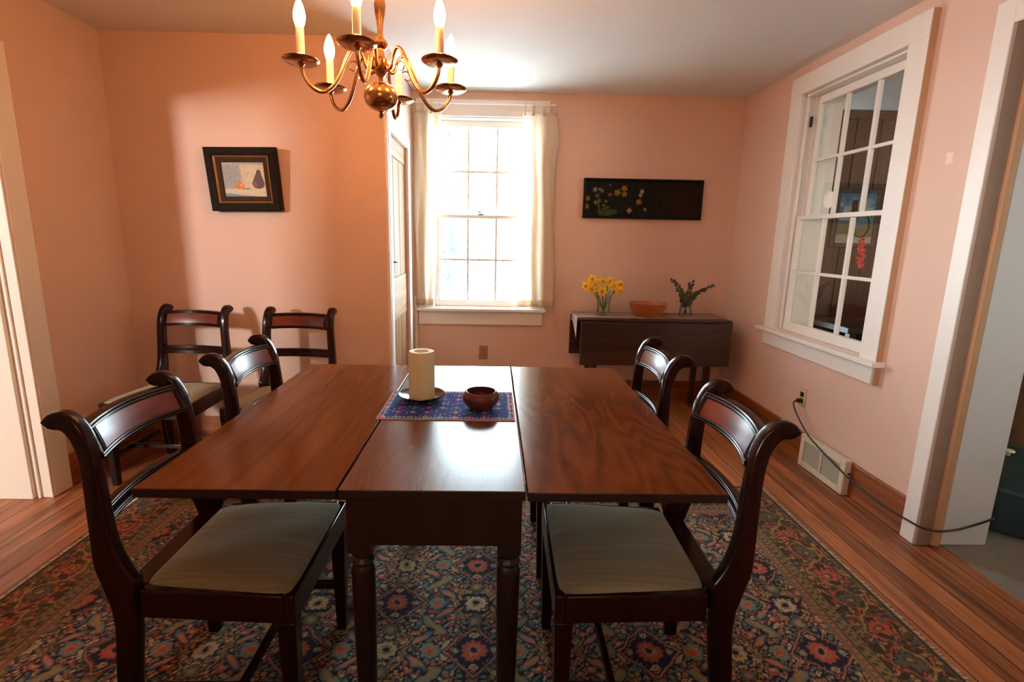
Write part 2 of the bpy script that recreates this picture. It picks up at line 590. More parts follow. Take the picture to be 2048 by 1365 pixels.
def mat_curtain():
    m, nt, N, L, b = newmat('cream_sheer_cotton')
    out = N['Material Output']
    b.inputs['Base Color'].default_value = (0.80, 0.66, 0.52, 1)
    sset(b, rough=0.9, spec=0.1)
    tl = N.new('ShaderNodeBsdfTranslucent')
    tl.inputs['Color'].default_value = (0.86, 0.76, 0.64, 1)
    mx = N.new('ShaderNodeMixShader')
    mx.inputs[0].default_value = 0.60
    L.new(b.outputs[0], mx.inputs[1])
    L.new(tl.outputs[0], mx.inputs[2])
    tr = N.new('ShaderNodeBsdfTransparent')
    m2 = N.new('ShaderNodeMixShader')
    m2.inputs[0].default_value = 0.14
    L.new(mx.outputs[0], m2.inputs[1])
    L.new(tr.outputs[0], m2.inputs[2])
    L.new(m2.outputs[0], out.inputs['Surface'])
    return m


M['curtain'] = mat_curtain()


def mat_runner():
    m, nt, N, L, b = newmat('striped_woven_runner')
    sset(b, rough=0.9, spec=0.1)
    tc = N.new('ShaderNodeTexCoord')
    sx = N.new('ShaderNodeSeparateXYZ')
    L.new(tc.outputs['UV'], sx.inputs[0])
    mu = N.new('ShaderNodeMath')
    mu.operation = 'MULTIPLY'
    mu.inputs[1].default_value = 5.5
    L.new(sx.outputs['Y'], mu.inputs[0])
    fr = N.new('ShaderNodeMath')
    fr.operation = 'FRACT'
    L.new(mu.outputs[0], fr.inputs[0])
    cr = N.new('ShaderNodeValToRGB')
    cr.color_ramp.interpolation = 'CONSTANT'
    els = [(0.0, (0.17, 0.085, 0.07, 1)), (0.5, (0.62, 0.52, 0.46, 1)), (0.66, (0.10, 0.05, 0.05, 1)), (0.78, (0.55, 0.42, 0.36, 1))]
    cr.color_ramp.elements[0].color = els[0][1]
    cr.color_ramp.elements[1].position = els[1][0]
    cr.color_ramp.elements[1].color = els[1][1]
    for p_, c_ in els[2:]:
        e = cr.color_ramp.elements.new(p_)
        e.color = c_
    L.new(fr.outputs[0], cr.inputs['Fac'])
    L.new(cr.outputs['Color'], b.inputs['Base Color'])
    return m


M['runner'] = mat_runner()


# ------------------------------------------------------------------ pattern helpers (numpy, evaluated per vertex)
def h2(ix, iy, s=0):
    n = (ix.astype(np.int64) * 374761393 + iy.astype(np.int64) * 668265263 + s * 974634777) & 0xffffffff
    n = ((n ^ (n >> 13)) * 1274126177) & 0xffffffff
    n = (n ^ (n >> 16)) & 0xffffffff
    return n / 4294967295.0


def vnoise(x, y, s=0):
    ix, iy = np.floor(x), np.floor(y)
    fx, fy = x - ix, y - iy
    fx = fx * fx * (3 - 2 * fx)
    fy = fy * fy * (3 - 2 * fy)
    a, b_ = h2(ix, iy, s), h2(ix + 1, iy, s)
    c, d = h2(ix, iy + 1, s), h2(ix + 1, iy + 1, s)
    return (a * (1 - fx) + b_ * fx) * (1 - fy) + (c * (1 - fx) + d * fx) * fy


def voronoi(x, y, s=0):
    """nearest and second distance, and a random value of the nearest cell"""
    ix, iy = np.floor(x), np.floor(y)
    d1 = np.full(x.shape, 9.0)
    d2 = np.full(x.shape, 9.0)
    cid = np.zeros(x.shape)
    for dx in (-1, 0, 1):
        for dy in (-1, 0, 1):
            jx, jy = ix + dx, iy + dy
            px = jx + 0.15 + 0.7 * h2(jx, jy, s)
            py = jy + 0.15 + 0.7 * h2(jx, jy, s + 1)
            d = np.hypot(x - px, y - py)
            nearer = d < d1
            d2 = np.where(nearer, d1, np.minimum(d2, d))
            cid = np.where(nearer, h2(jx, jy, s + 2), cid)
            d1 = np.where(nearer, d, d1)
    return d1, d2, cid


def pattern_grid(name, x0, x1, y0, y1, nx, ny, z, colfn, mat, parent=None, plane='xy', zfn=None, other=0.0):
    """flat grid with a per-vertex colour attribute; plane 'xy' lies down, 'xz' stands up facing -y"""
    xs = np.linspace(x0, x1, nx + 1)
    ys = np.linspace(y0, y1, ny + 1)
    X, Y = np.meshgrid(xs, ys)
    X, Y = X.ravel(), Y.ravel()
    Z = np.full(X.shape, z) if zfn is None else zfn(X, Y)
    co = np.stack([X, Y, Z], 1) if plane == 'xy' else np.stack([X, Z, Y], 1)
    i, j = np.meshgrid(np.arange(nx), np.arange(ny))
    a = (j * (nx + 1) + i).ravel()
    q = np.stack([a, a + 1, a + nx + 2, a + nx + 1], 1)
    me = bpy.data.meshes.new(name)
    me.vertices.add(len(co))
    me.vertices.foreach_set('co', co.astype(np.float32).ravel())
    me.loops.add(q.size)
    me.loops.foreach_set('vertex_index', q.astype(np.int32).ravel())
    me.polygons.add(len(q))
    me.polygons.foreach_set('loop_start', np.arange(0, q.size, 4, dtype=np.int32))
    me.update(calc_edges=True)
    me.validate()
    C = colfn(X, Y)
    at = me.color_attributes.new('pattern', 'FLOAT_COLOR', 'POINT')
    rgba = np.ones((len(co), 4), np.float32)
    rgba[:, :3] = C
    at.data.foreach_set('color', rgba.ravel())
    me.shade_smooth()
    me.materials.append(mat)
    o = bpy.data.objects.new(name, me)
    COL.objects.link(o)
    if parent is not None:
        o.parent = parent
    return o


def over(C, mask, col):
    m = np.clip(mask, 0, 1)[:, None]
    return C * (1 - m) + np.array(col[:3]) * m


def ell(X, Y, cx, cy, rx, ry, ang=0.0, soft=0.15):
    c, s = math.cos(ang), math.sin(ang)
    u = ((X - cx) * c + (Y - cy) * s) / rx
    v = (-(X - cx) * s + (Y - cy) * c) / ry
    return np.clip((1 - np.hypot(u, v)) / soft + 0.5, 0, 1)


# ================================================================== THE SETTING
# floor, carpet beyond the right doorway
struct(MB().box(-5.2, 1.995, -2.6, 4.36, -0.08, 0.0), 'floor', M['floor'], 'worn reddish pine board floor of the dining room', 'floor')
struct(MB().box(1.995, 5.0, -2.6, 4.60, -0.08, 0.004), 'floor_carpet', M['carpet'], 'grey carpet floor beyond the right doorway', 'floor')
struct(MB().box(-5.2, 5.0, -2.6, 4.60, H, H + 0.08), 'ceiling', M['ceil'], 'off-white painted ceiling', 'ceiling')

# back wall with the window opening
WX0, WX1, WZ0, WZ1 = -0.485, 0.295, 0.745, 2.19
T2 = BW + 0.20
b = MB()
b.box(EX - 0.1, WX0, BW, T2, 0, H).box(WX1, RW2, BW, T2, 0, H).box(WX0, WX1, BW, T2, 0, WZ0).box(WX0, WX1, BW, T2, WZ1, H)
struct(b, 'wall_back', M['wall'], 'peach back wall around the bright window', 'wall')
# wall with the small painting
struct(MB().box(-2.62, EX, BL, BL + 0.10, 0, H), 'wall_back_left', M['wall'], 'orange-lit peach wall behind the two spare chairs', 'wall')
# closet return holding the plank door (opening in it)
DY0, DY1, DZ = 3.205, 3.825, 1.905
b = MB().box(EX - 0.10, EX, BL + 0.10, DY0, 0, H).box(EX - 0.10, EX, DY1, BW, 0, H).box(EX - 0.10, EX, DY0, DY1, DZ, H)
struct(b, 'wall_closet', M['wall'], 'narrow peach wall holding the pine door beside the window', 'wall')
struct(MB().box(-2.62, EX - 0.10, T2 - 0.1, T2, 0, H), 'wall_closet_rear', M['wall'])
# left wall, with the doorway towards the left room
LX = -2.62
b = MB().box(LX, WL, 2.386, BL + 0.1, 0, H).box(LX, WL, 1.30, 2.386, 1.985, H).box(WL - 0.13, WL, -2.6, 1.30, 0, H)
struct(b, 'wall_left', M['wall'], 'peach left wall beside the doorway', 'wall')
# right wall: window opening and doorway
RY0, RY1, RZ0, RZ1 = 2.525, 3.358, 0.745, 2.19
DRY, DRH = 2.035, 2.10
b = MB()
b.box(WR, RW2, RY1, BW, 0, H).box(WR, RW2, RY0, RY1, 0, RZ0).box(WR, RW2, RY0, RY1, RZ1, H)
b.box(WR, RW2, DRY, RY0, 0, H).box(WR, RW2, 0.9, DRY, DRH, H).box(WR, RW2, -2.6, 0.9, 0, H)
struct(b, 'wall_right', M['wall'], 'pink-peach right wall with the interior window', 'wall')
# rooms beyond, closed
struct(MB().box(-5.2, 5.0, -2.7, -2.6, 0, H), 'wall_front', M['wall'])
struct(MB().box(-5.3, -5.2, -2.6, 4.36, 0, H), 'wall_far_left', M['wall'])
struct(MB().box(-5.2, LX, 3.2, 3.3, 0, H), 'wall_left_room', M['wall'])
struct(MB().box(5.0, 5.1, -2.6, 4.6, 0, H), 'wall_far_right', M['panelwood'])
pw = MB()
x = RW2
while x < 5.0:
    x2 = min(x + 0.205, 5.0)
    pw.box(x + 0.004, x2 - 0.004, 4.423, 4.445, 0, H - 0.07)
    x = x2
pw.box(RW2, 5.0, 4.445, 4.60, 0, H)
pw.box(RW2, 5.0, 4.410, 4.445, H - 0.07, H)
struct(pw, 'wall_panelled', M['panelwood'], 'dark brown board-panelled wall seen through the interior window', 'wall', bevel=0.004)

# baseboards
def baseboard(name, x0, x1, y0, y1, hgt):
    struct(MB().box(x0, x1, y0, y1, 0, hgt), name, M['base'], bevel=0.006)


baseboard('baseboard_back', EX, WR, BW - 0.020, BW, 0.155)
baseboard('baseboard_right', WR - 0.018, WR, 2.110, BW - 0.02, 0.182)
baseboard('baseboard_back_left', WL + 0.02, EX, BL - 0.018, BL, 0.17)
baseboard('baseboard_left', WL, WL + 0.018, 2.493, BL - 0.018, 0.17)

# left doorway: casing on the room side, cream jamb facing the camera
struct(MB().box(WL, WL + 0.022, 2.386, 2.492, 0, 2.10).box(WL, WL + 0.022, 1.30, 2.386, 1.985, 2.10), 'trim_1', M['trim'], 'pale casing strip at the left doorway edge', 'trim', bevel=0.003)
b = MB().box(LX - 0.02, WL + 0.020, 2.372, 2.386, 0, 1.985).box(WL - 0.045, WL - 0.030, 2.362, 2.372, 0, 1.985).box(LX - 0.02, WL - 0.060, 2.352, 2.372, 0, 1.985)
struct(b, 'trim_2', M['jamb'], 'cream door jamb at the left edge of the photo', 'trim', bevel=0.003)
# right doorway casing, hinge rabbet, stop and grey jamb
b = MB().box(WR - 0.022, WR, DRY + 0.002, 2.112, 0, DRH + 0.09).box(WR - 0.022, WR, 0.9, DRY + 0.002, DRH, DRH + 0.09)
struct(b, 'trim_3', M['trim'], 'white door casing on the right wall', 'trim', bevel=0.003)
b = MB().box(WR - 0.018, WR + 0.045, DRY - 0.012, DRY, 0.004, DRH)
struct(b, 'trim_4', M['stopbrown'], 'brown worn rabbet of the right door jamb', 'trim', bevel=0.002)
struct(MB().box(WR + 0.045, WR + 0.078, DRY - 0.026, DRY, 0.006, DRH), 'trim_5', M['stop'], 'tan door stop of the right door jamb', 'trim', bevel=0.004)
struct(MB().box(WR + 0.078, DJ + 0.004, DRY - 0.012, DRY, 0.006, DRH), 'trim_6', M['greyjamb'], 'wide grey-white jamb of the right doorway', 'trim', bevel=0.003)
struct(MB().box(RW2, DJ + 0.002, DRY, DRY + 0.09, 0.006, DRH), 'trim_7', M['trim'])
# white board in the corner left of the window
struct(MB().box(EX, EX + 0.026, BW - 0.030, BW, 0.155, 0.83), 'trim_8', M['trim'], 'narrow white corner board left of the window', 'trim', bevel=0.003)

# pine door in the closet return
d1 = MB()
d1.box(EX - 0.045, EX - 0.018, DY0 + 0.004, DY1 - 0.004, 0.01, DZ - 0.004)
door = d1.build('door_1', M['door'])
tag(door, 'pine plank door with black latch in the narrow wall beside the window', 'door', None, 'structure')
b = MB()
for y0, y1 in ((DY0 + 0.004, DY0 + 0.012), (DY0 + 0.14, DY0 + 0.148), (DY0 + 0.30, DY0 + 0.308), (DY0 + 0.46, DY0 + 0.468)):
    pass
b.box(EX - 0.018, EX - 0.010, DY0 + 0.004, DY1 - 0.004, 1.79, DZ - 0.004)
b.box(EX - 0.018, EX - 0.010, DY0 + 0.004, DY1 - 0.004, 0.75, 1.03)
b.box(EX - 0.018, EX - 0.010, DY0 + 0.004, DY1 - 0.004, 0.01, 0.20)
b.build('door_rail', M['doorrail'], door, bevel=0.003)
for n_, (y0, y1) in enumerate(((DY0 + 0.006, DY0 + 0.19), (DY0 + 0.196, DY0 + 0.40), (DY0 + 0.406, DY1 - 0.006))):
    for z0, z1 in ((0.205, 0.745), (1.035, 1.785)):
        MB().box(EX - 0.018, EX - 0.014, y0, y1, z0, z1).build('door_plank', M['door'], door, bevel=0.002)
lt = MB().box(EX - 0.014, EX - 0.008, DY0 + 0.010, DY0 + 0.060, 1.085, 1.195)
lt.tube([(EX - 0.010, DY0 + 0.026, 1.14), (EX + 0.020, DY0 + 0.026, 1.14), (EX + 0.030, DY0 + 0.060, 1.139)], 0.006, 8)
lt.build('door_latch', M['blackmetal'], door, bevel=0.002)
# casing of the pine door: bead at the corner, flat strip, head
b = MB()
b.tube([(EX + 0.004, BL + 0.008, 0.0), (EX + 0.004, BL + 0.008, DZ + 0.19)], 0.011, 12)
b.box(EX, EX + 0.016, BL + 0.034, DY0, 0, DZ).box(EX, EX + 0.016, BL + 0.034, DY1 + 0.09, DZ, DZ + 0.075)
b.box(EX, EX + 0.016, DY1, DY1 + 0.09, 0, DZ)
struct(b, 'trim_9', M['trim'], 'white casing around the pine door', 'trim', bevel=0.003)

# ------------------------------------------------------------------ back window
def sash(name, x0, x1, z0, z1, y0, y1, mat, parent, stile, top, bot, axis='y', nx=3, nz=2, mun=0.0185):
    """frame + muntins in one mesh; axis 'y': stands in the xz plane; axis 'x': in the yz plane"""
    m = MB()

    def bx(a0, a1, c0, c1, d0=y0, d1=y1):
        if axis == 'y':
            m.box(a0, a1, d0, d1, c0, c1)
        else:
            m.box(d0, d1, a0, a1, c0, c1)
    bx(x0, x0 + stile, z0, z1)
    bx(x1 - stile, x1, z0, z1)
    bx(x0 + stile, x1 - stile, z0, z0 + bot)
    bx(x0 + stile, x1 - stile, z1 - top, z1)
    gx0, gx1, gz0, gz1 = x0 + stile, x1 - stile, z0 + bot, z1 - top
    dm = (y1 - y0) * 0.12
    for i in range(1, nx):
        xc = gx0 + (gx1 - gx0) * i / nx
        bx(xc - mun / 2, xc + mun / 2, gz0, gz1, y0 + dm, y1 - dm)
    for i in range(1, nz):
        zc = gz0 + (gz1 - gz0) * i / nz
        bx(gx0, gx1, zc - mun / 2, zc + mun / 2, y0 + dm * 1.3, y1 - dm * 1.3)
    f = m.build(name, mat, parent, bevel=0.003)
    yc = (y0 + y1) / 2
    ex = 0.0012
    for i in range(nx):
        for j in range(nz):
            a0 = gx0 + (gx1 - gx0) * i / nx
            a1 = gx0 + (gx1 - gx0) * (i + 1) / nx
            c0 = gz0 + (gz1 - gz0) * j / nz
            c1 = gz0 + (gz1 - gz0) * (j + 1) / nz
            p = MB()
            if axis == 'y':
                p.add([(a0, yc, c0), (a1, yc, c0), (a1, yc, c1), (a0, yc, c1)], [(0, 1, 2, 3)])
            else:
                p.add([(yc, a0, c0), (yc, a1, c0), (yc, a1, c1), (yc, a0, c1)], [(0, 1, 2, 3)])
            p.build('pane', M['glass'], f, recalc=False)
    return f


c = MB()
cw = 0.112
c.box(WX0 - cw, WX0 + 0.006, BW - 0.022, BW, WZ0 - 0.01, WZ1 + 0.002).box(WX1 - 0.006, WX1 + cw, BW - 0.022, BW, WZ0 - 0.01, WZ1 + 0.002)
c.box(WX0 - cw, WX1 + cw, BW - 0.024, BW, WZ1, WZ1 + 0.118)
# reveal lining of the opening
c.box(WX0, WX0 + 0.012, BW, T2, WZ0, WZ1).box(WX1 - 0.012, WX1, BW, T2, WZ0, WZ1).box(WX0, WX1, BW, T2, WZ1 - 0.012, WZ1)
win = c.build('window_1', M['trim'], None, bevel=0.003)
tag(win, 'bright six-over-six sash window between the cream curtains', 'window', None, 'structure')
MB().box(WX0 - 0.125, WX1 + 0.128, BW - 0.065, BW + 0.06, WZ0 - 0.030, WZ0 - 0.004).build('window_sill', M['trim'], win, bevel=0.006)
MB().box(WX0 - 0.112, WX1 + 0.106, BW - 0.022, BW, WZ0 - 0.140, WZ0 - 0.030).build('window_apron', M['trim'], win, bevel=0.003)
MB().box(WX0, WX1, BW + 0.06, T2 + 0.04, WZ0 - 0.05, WZ0 - 0.002).build('outer_sill', M['trim'], win)
sash('upper_sash', WX0 + 0.014, WX1 - 0.014, 1.445, WZ1 - 0.014, BW + 0.075, BW + 0.105, M['trim'], win, 0.040, 0.045, 0.028)
ls = sash('lower_sash', WX0 + 0.014, WX1 - 0.014, WZ0 - 0.002, 1.473, BW + 0.040, BW + 0.070, M['trim'], win, 0.040, 0.028, 0.055)
lk = MB().box(-0.125, -0.085, BW + 0.042, BW + 0.068, 1.473, 1.481)
lk.tube([(-0.105, BW + 0.05, 1.481), (-0.105, BW + 0.05, 1.494), (-0.128, BW + 0.04, 1.498)], 0.005, 8)
lk.build('sash_lock', M['blackmetal'], ls)

# ------------------------------------------------------------------ interior window in the right wall
c = MB()
c.box(WR - 0.032, WR, RY1 - 0.004, RY1 + 0.112, RZ0 - 0.01, RZ1 + 0.002).box(WR - 0.032, WR, RY0 - 0.113, RY0 + 0.004, RZ0 - 0.01, RZ1 + 0.002)
c.box(WR - 0.034, WR, RY0 - 0.113, RY1 + 0.112, RZ1, RZ1 + 0.112)
for y0, y1 in ((RY0, RY0 + 0.014), (RY1 - 0.014, RY1)):
    c.box(WR, RW2, y0, y1, RZ0, RZ1)
c.box(WR, RW2, RY0, RY1, RZ1 - 0.014, RZ1)
# parting beads on the far jamb
c.box(WR + 0.004, WR + 0.016, RY1 - 0.030, RY1 - 0.014, RZ0, RZ1).box(WR + 0.052, WR + 0.060, RY1 - 0.026, RY1 - 0.014, RZ0, RZ1)
c.box(WR + 0.004, WR + 0.016, RY0 + 0.014, RY0 + 0.030, RZ0, RZ1)
win2 = c.build('window_2', M['trim'], None, bevel=0.003)
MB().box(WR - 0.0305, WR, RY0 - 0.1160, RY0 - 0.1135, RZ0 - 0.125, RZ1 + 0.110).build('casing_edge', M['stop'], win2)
tag(win2, 'white interior sash window in the right wall looking into the panelled room', 'window', None, 'structure')
MB().box(WR - 0.062, RW2, RY0 - 0.135, RY1 + 0.175, RZ0 - 0.032, RZ0 - 0.004).build('window_sill', M['trim'], win2, bevel=0.006)
MB().box(WR - 0.024, WR, RY0 - 0.090, RY1 + 0.130, RZ0 - 0.125, RZ0 - 0.032).build('window_apron', M['trim'], win2, bevel=0.004)
sash('upper_sash', RY0 + 0.016, RY1 - 0.016, 1.445, RZ1 - 0.016, WR + 0.060, WR + 0.090, M['trim'], win2, 0.040, 0.045, 0.026, axis='x')
sash('lower_sash', RY0 + 0.016, RY1 - 0.016, RZ0 - 0.004, 1.470, WR + 0.020, WR + 0.050, M['trim'], win2, 0.040, 0.026, 0.060, axis='x')
MB().tube([(WR + 0.030, RY1 - 0.034, 2.00), (WR + 0.030, RY1 - 0.034, 2.06)], 0.008, 8).build('sash_catch', M['blackmetal'], win2)

# ================================================================== RUG
RX0, RX1, RGY0, RGY1 = -1.735, 1.455, 0.55, 2.555
NAVY = (0.010, 0.011, 0.022)
SALMON = (0.42, 0.155, 0.075)
RED = (0.36, 0.070, 0.034)
BEIGE = (0.43, 0.31, 0.16)
TEAL = (0.15, 0.185, 0.14)
SLATE = (0.10, 0.125, 0.135)
OLIVE = (0.13, 0.10, 0.040)
GOLD = (0.31, 0.18, 0.065)
BROWN = (0.060, 0.030, 0.016)
PALS = np.array([SALMON, BEIGE, SALMON, TEAL, BEIGE, BEIGE, GOLD, SLATE, SALMON, GOLD, BEIGE, RED])


def rug_colour(X, Y):
    wx = X + 0.011 * (vnoise(X * 34, Y * 34, 3) - 0.5) + 0.005 * (vnoise(X * 90, Y * 90, 13) - 0.5)
    wy = Y + 0.011 * (vnoise(X * 34, Y * 34, 5) - 0.5) + 0.005 * (vnoise(X * 90, Y * 90, 15) - 0.5)
    # half-drop lattice
    dx, dy = 0.281, 0.2175
    def local(ox, oy):
        u = (wx - (-0.045) - ox + dx) % (2 * dx) - dx
        v = (wy - 1.851 - oy + dy) % (2 * dy) - dy
        return u, v
    u1, v1 = local(0, 0)
    u2, v2 = local(dx, dy)
    near1 = (np.abs(u1) / dx + np.abs(v1) / dy) <= (np.abs(u2) / dx + np.abs(v2) / dy)
    u = np.where(near1, u1, u2)
    v = np.where(near1, v1, v2)
    alt = np.where(near1, 0.0, 1.0)
    au, av = np.abs(u), np.abs(v)
    # small flowers and leaves, mirrored about the cell's axes
    d1, d2, cid = voronoi(au * 38 + alt * 60 + 0.9 * np.sin(av * 55), av * 38 + 0.9 * np.sin(au * 60), 11)
    C = np.tile(np.array(NAVY), (len(X), 1))
    col = PALS[np.minimum((cid * len(PALS)).astype(int), len(PALS) - 1)]
    m = np.clip(((d2 - d1) - 0.17) / 0.10, 0, 1) * np.clip((0.56 - d1) / 0.08, 0, 1) * (cid > 0.08)
    C = C * (1 - m[:, None]) + col * m[:, None]
    dots = np.clip((0.13 - d1) / 0.06, 0, 1)
    C = over(C, dots * 0.8, NAVY)
    # curling vine strokes
    vine = np.abs(np.sin(au * 70 + 2.2 * np.sin(av * 62)) * 0.5 + np.sin(av * 68 + 2.0 * np.sin(au * 60)) * 0.5)
    C = over(C, np.clip((0.07 - vine) / 0.05, 0, 1) * 0.85, NAVY)
    # long curved leaves beside each diamond
    for (lu, lv, la, lc, l2) in ((0.122, 0.098, 0.85, TEAL, GOLD), (0.172, 0.052, -0.7, SLATE, SALMON)):
        e = ell(au, av, lu, lv, 0.038, 0.012, la, 0.3)
        e0 = ell(au, av, lu, lv, 0.045, 0.018, la, 0.2)
        bite = ell(au, av, lu + 0.006, lv - 0.007, 0.032, 0.008, la, 0.3)
        C = over(C, e0, NAVY)
        C = over(C, e, lc)
        C = over(C, bite, l2)
    # palmettes on the axes
    def rosette(U, V, cu, cv, R, petals, c_out, c_mid, c_in, sy=1.0):
        nonlocal C
        r = np.hypot((U - cu), (V - cv) * sy) / R
        a = np.arctan2((V - cv) * sy, U - cu)
        edge = 1 + 0.10 * np.cos(a * petals)
        C = over(C, np.clip((edge * 1.16 - r) / 0.08, 0, 1), NAVY)
        C = over(C, np.clip((edge - r) / 0.08, 0, 1), c_out)
        C = over(C, np.clip((0.62 - r) / 0.08, 0, 1), c_mid)
        C = over(C, np.clip((0.36 - r) / 0.08, 0, 1), c_in)
        C = over(C, np.clip(0.08 - np.abs(r - 0.50), 0, 0.05) * 14 * (np.cos(a * petals) > 0.2), NAVY)
    rosette(au, av, 0.140, 0.0, 0.034, 8, TEAL, SALMON, RED)
    rosette(au, av, 0.0, 0.128, 0.026, 8, OLIVE, TEAL, SALMON)
    rosette(au, av, 0.281, 0.0, 0.036, 10, BEIGE, BEIGE, NAVY)
    rosette(au, av, 0.0, 0.2175, 0.036, 10, BEIGE, GOLD, NAVY)
    rosette(au, av, 0.205, 0.105, 0.022, 6, SALMON, BEIGE, NAVY)
    rosette(au, av, 0.085, 0.150, 0.020, 6, RED, SALMON, BEIGE)
    # the diamond with its rosette
    dm = au / 0.098 + av / 0.098
    C = over(C, np.clip((1.16 - dm) / 0.03, 0, 1) * np.clip((dm - 0.60) / 0.03, 0, 1), NAVY)
    C = over(C, np.clip(1 - np.abs(dm - 1.03) / 0.055, 0, 1) * 1.6, SALMON)
    C = over(C, np.clip(1 - np.abs(dm - 0.88) / 0.025, 0, 1) * 1.6 * (np.sin((u - v) * 260) > -0.3), SALMON)
    C = over(C, np.clip((0.80 - dm) / 0.03, 0, 1), NAVY)
    rosette(au, av, 0.0, 0.0, 0.041, 12, RED, SALMON, NAVY)
    rosette(au, av, 0.064, 0.0, 0.013, 3, TEAL, BEIGE, RED)
    rosette(au, av, 0.0, 0.064, 0.013, 3, BEIGE, TEAL, RED)
    # ---- borders: distance in from the edge
    ex = np.minimum(X - RX0, RX1 - X)
    ey = np.minimum(Y - RGY0, RGY1 - Y) * 1.0
    e = np.minimum(ex, ey + 0.0)
    side = ex <= ey
    t = np.where(side, wy, wx)
    B = np.tile(np.array((0.036, 0.023, 0.010)), (len(X), 1))
    # main border: palmettes along a vine
    bw1 = 0.026 * (vnoise(X * 24, Y * 24, 41) - 0.5)
    bw2 = 0.026 * (vnoise(X * 24, Y * 24, 43) - 0.5)
    t = t + bw1
    k = np.floor(t / 0.145)
    tc = (t / 0.145 - k - 0.5) * 0.145
    eb = (e - 0.112) + bw2
    d1, d2, cid = voronoi(np.abs(tc) * 62 + (k % 2) * 30, (e + bw2) * 62, 21)
    pal2 = np.array([OLIVE, GOLD, (0.09, 0.06, 0.024), RED, OLIVE, RED, (0.07, 0.085, 0.07), BROWN, GOLD])
    col = pal2[np.minimum((cid * len(pal2)).astype(int), len(pal2) - 1)]
    m = np.clip(((d2 - d1) - 0.12) / 0.10, 0, 1) * (cid > 0.15)
    B = B * (1 - m[:, None]) + col * m[:, None]
    r = np.hypot(tc, eb * 0.9)
    a = np.arctan2(eb, tc)
    rr = 0.036 * (1 + 0.14 * np.cos(a * 9))
    odd = (k % 2)[:, None]
    pc = np.array(RED) * (1 - odd) + np.array((0.085, 0.085, 0.06)) * odd
    mm = np.clip((rr * 1.2 - r) / 0.004, 0, 1)[:, None]
    B = B * (1 - mm) + np.array(BROWN) * 0.5 * mm
    mm = np.clip((rr - r) / 0.004, 0, 1)[:, None]
    B = B * (1 - mm) + pc * mm
    B = over(B, np.clip((0.019 - r) / 0.004, 0, 1), BROWN)
    B = over(B, np.clip((0.012 - r) / 0.004, 0, 1), GOLD)
    vn = np.abs(eb - 0.052 * np.sin(t / 0.145 * PI))
    B = over(B, np.clip((0.006 - vn) / 0.003, 0, 1) * (r > 0.04), GOLD)
    vn = np.abs(eb + 0.052 * np.sin(t / 0.145 * PI))
    B = over(B, np.clip((0.005 - vn) / 0.003, 0, 1) * (r > 0.04), RED)
    # outer plain edge and guards
    def band(lo, hi, colr, wgt=1.0):
        nonlocal B
        B = over(B, (np.clip((e - lo) / 0.003, 0, 1) * np.clip((hi - e) / 0.003, 0, 1)) * wgt, colr)
    band(-1, 0.016, (0.030, 0.020, 0.010))
    band(0.016, 0.022, OLIVE)
    band(0.205, 0.285, (0.19, 0.125, 0.052))
    gd = (np.sin(t * 2 * PI / 0.030) * np.sin((e - 0.205) * 2 * PI / 0.040)) > 0.25
    B = over(B, gd * (e > 0.213) * (e < 0.245) * 0.9, (0.05, 0.035, 0.018))
    band(0.202, 0.207, (0.03, 0.02, 0.012))
    band(0.247, 0.254, NAVY)
    band(0.254, 0.272, (0.30, 0.13, 0.065))
    pk = (np.sin(t * 2 * PI / 0.022) > 0.3)
    B = over(B, pk * (e > 0.258) * (e < 0.268) * 0.8, (0.10, 0.03, 0.02))
    band(0.272, 0.278, NAVY)
    band(0.278, 0.288, (0.20, 0.115, 0.055))
    inb = np.clip((e - 0.288) / 0.003, 0, 1)[:, None]
    out = B * (1 - inb) + C * inb
    # wear: slow variations of the wool
    out = out * 0.92 * (0.82 + 0.36 * vnoise(X * 3, Y * 9, 31))[:, None]
    return out


rug = pattern_grid('rug', RX0, RX1, RGY0, RGY1, 700, 440, RUGZ, rug_colour, M['rug'])
b_ = MB().box(RX0, RX1, RGY0, RGY1, 0.0008, RUGZ - 0.0008)
b_.build('backing', M['fringe'], rug)
tag(rug, 'navy and red patterned oriental rug under the dining table', 'rug')
fr = MB()
for xe, sg in ((RX0, -1), (RX1, 1)):
    y = RGY0
    while y < RGY1:
        ln = 0.008 + 0.014 * random.random()
        dy_ = (random.random() - 0.5) * 0.012
        wv = 0.0022
        fr.add([(xe - sg * 0.004, y - wv, 0.0074), (xe - sg * 0.004, y + wv, 0.0074), (xe + sg * ln, y + dy_ + wv * 0.5, 0.0025), (xe + sg * ln, y + dy_ - wv * 0.5, 0.0025),
                (xe - sg * 0.004, y - wv, 0.0010), (xe - sg * 0.004, y + wv, 0.0010), (xe + sg * ln, y + dy_ + wv * 0.5, 0.0010), (xe + sg * ln, y + dy_ - wv * 0.5, 0.0010)],
               [(0, 1, 2, 3), (7, 6, 5, 4), (0, 3, 7, 4), (1, 5, 6, 2), (3, 2, 6, 7), (0, 4, 5, 1)])
        y += 0.0048
fr.build('fringe', M['fringe'], rug)

# ================================================================== DINING TABLE
TX0, TG1, TG2, TX1 = -0.795, -0.343, 0.083, 0.540
TY0, TY1 = 1.065, 2.216
TT, TB = 0.740, 0.717
dt = thing('dining_table', 'dark cherry drop-leaf dining table with both leaves raised', 'table', ((TX0 + TX1) / 2, (TY0 + TY1) / 2, RUGZ))
off = Vector(dt.location)


def shaded_edges(o):
    """shade put into the edge colour: vertical faces of a board take the dark wood"""
    o.data.materials.append(M['darkwood'])  # near-black colour stands in for the unlit board edges
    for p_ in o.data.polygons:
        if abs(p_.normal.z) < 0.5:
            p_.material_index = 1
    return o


def at(o, root):
    o.location = -Vector(root.location)
    return o


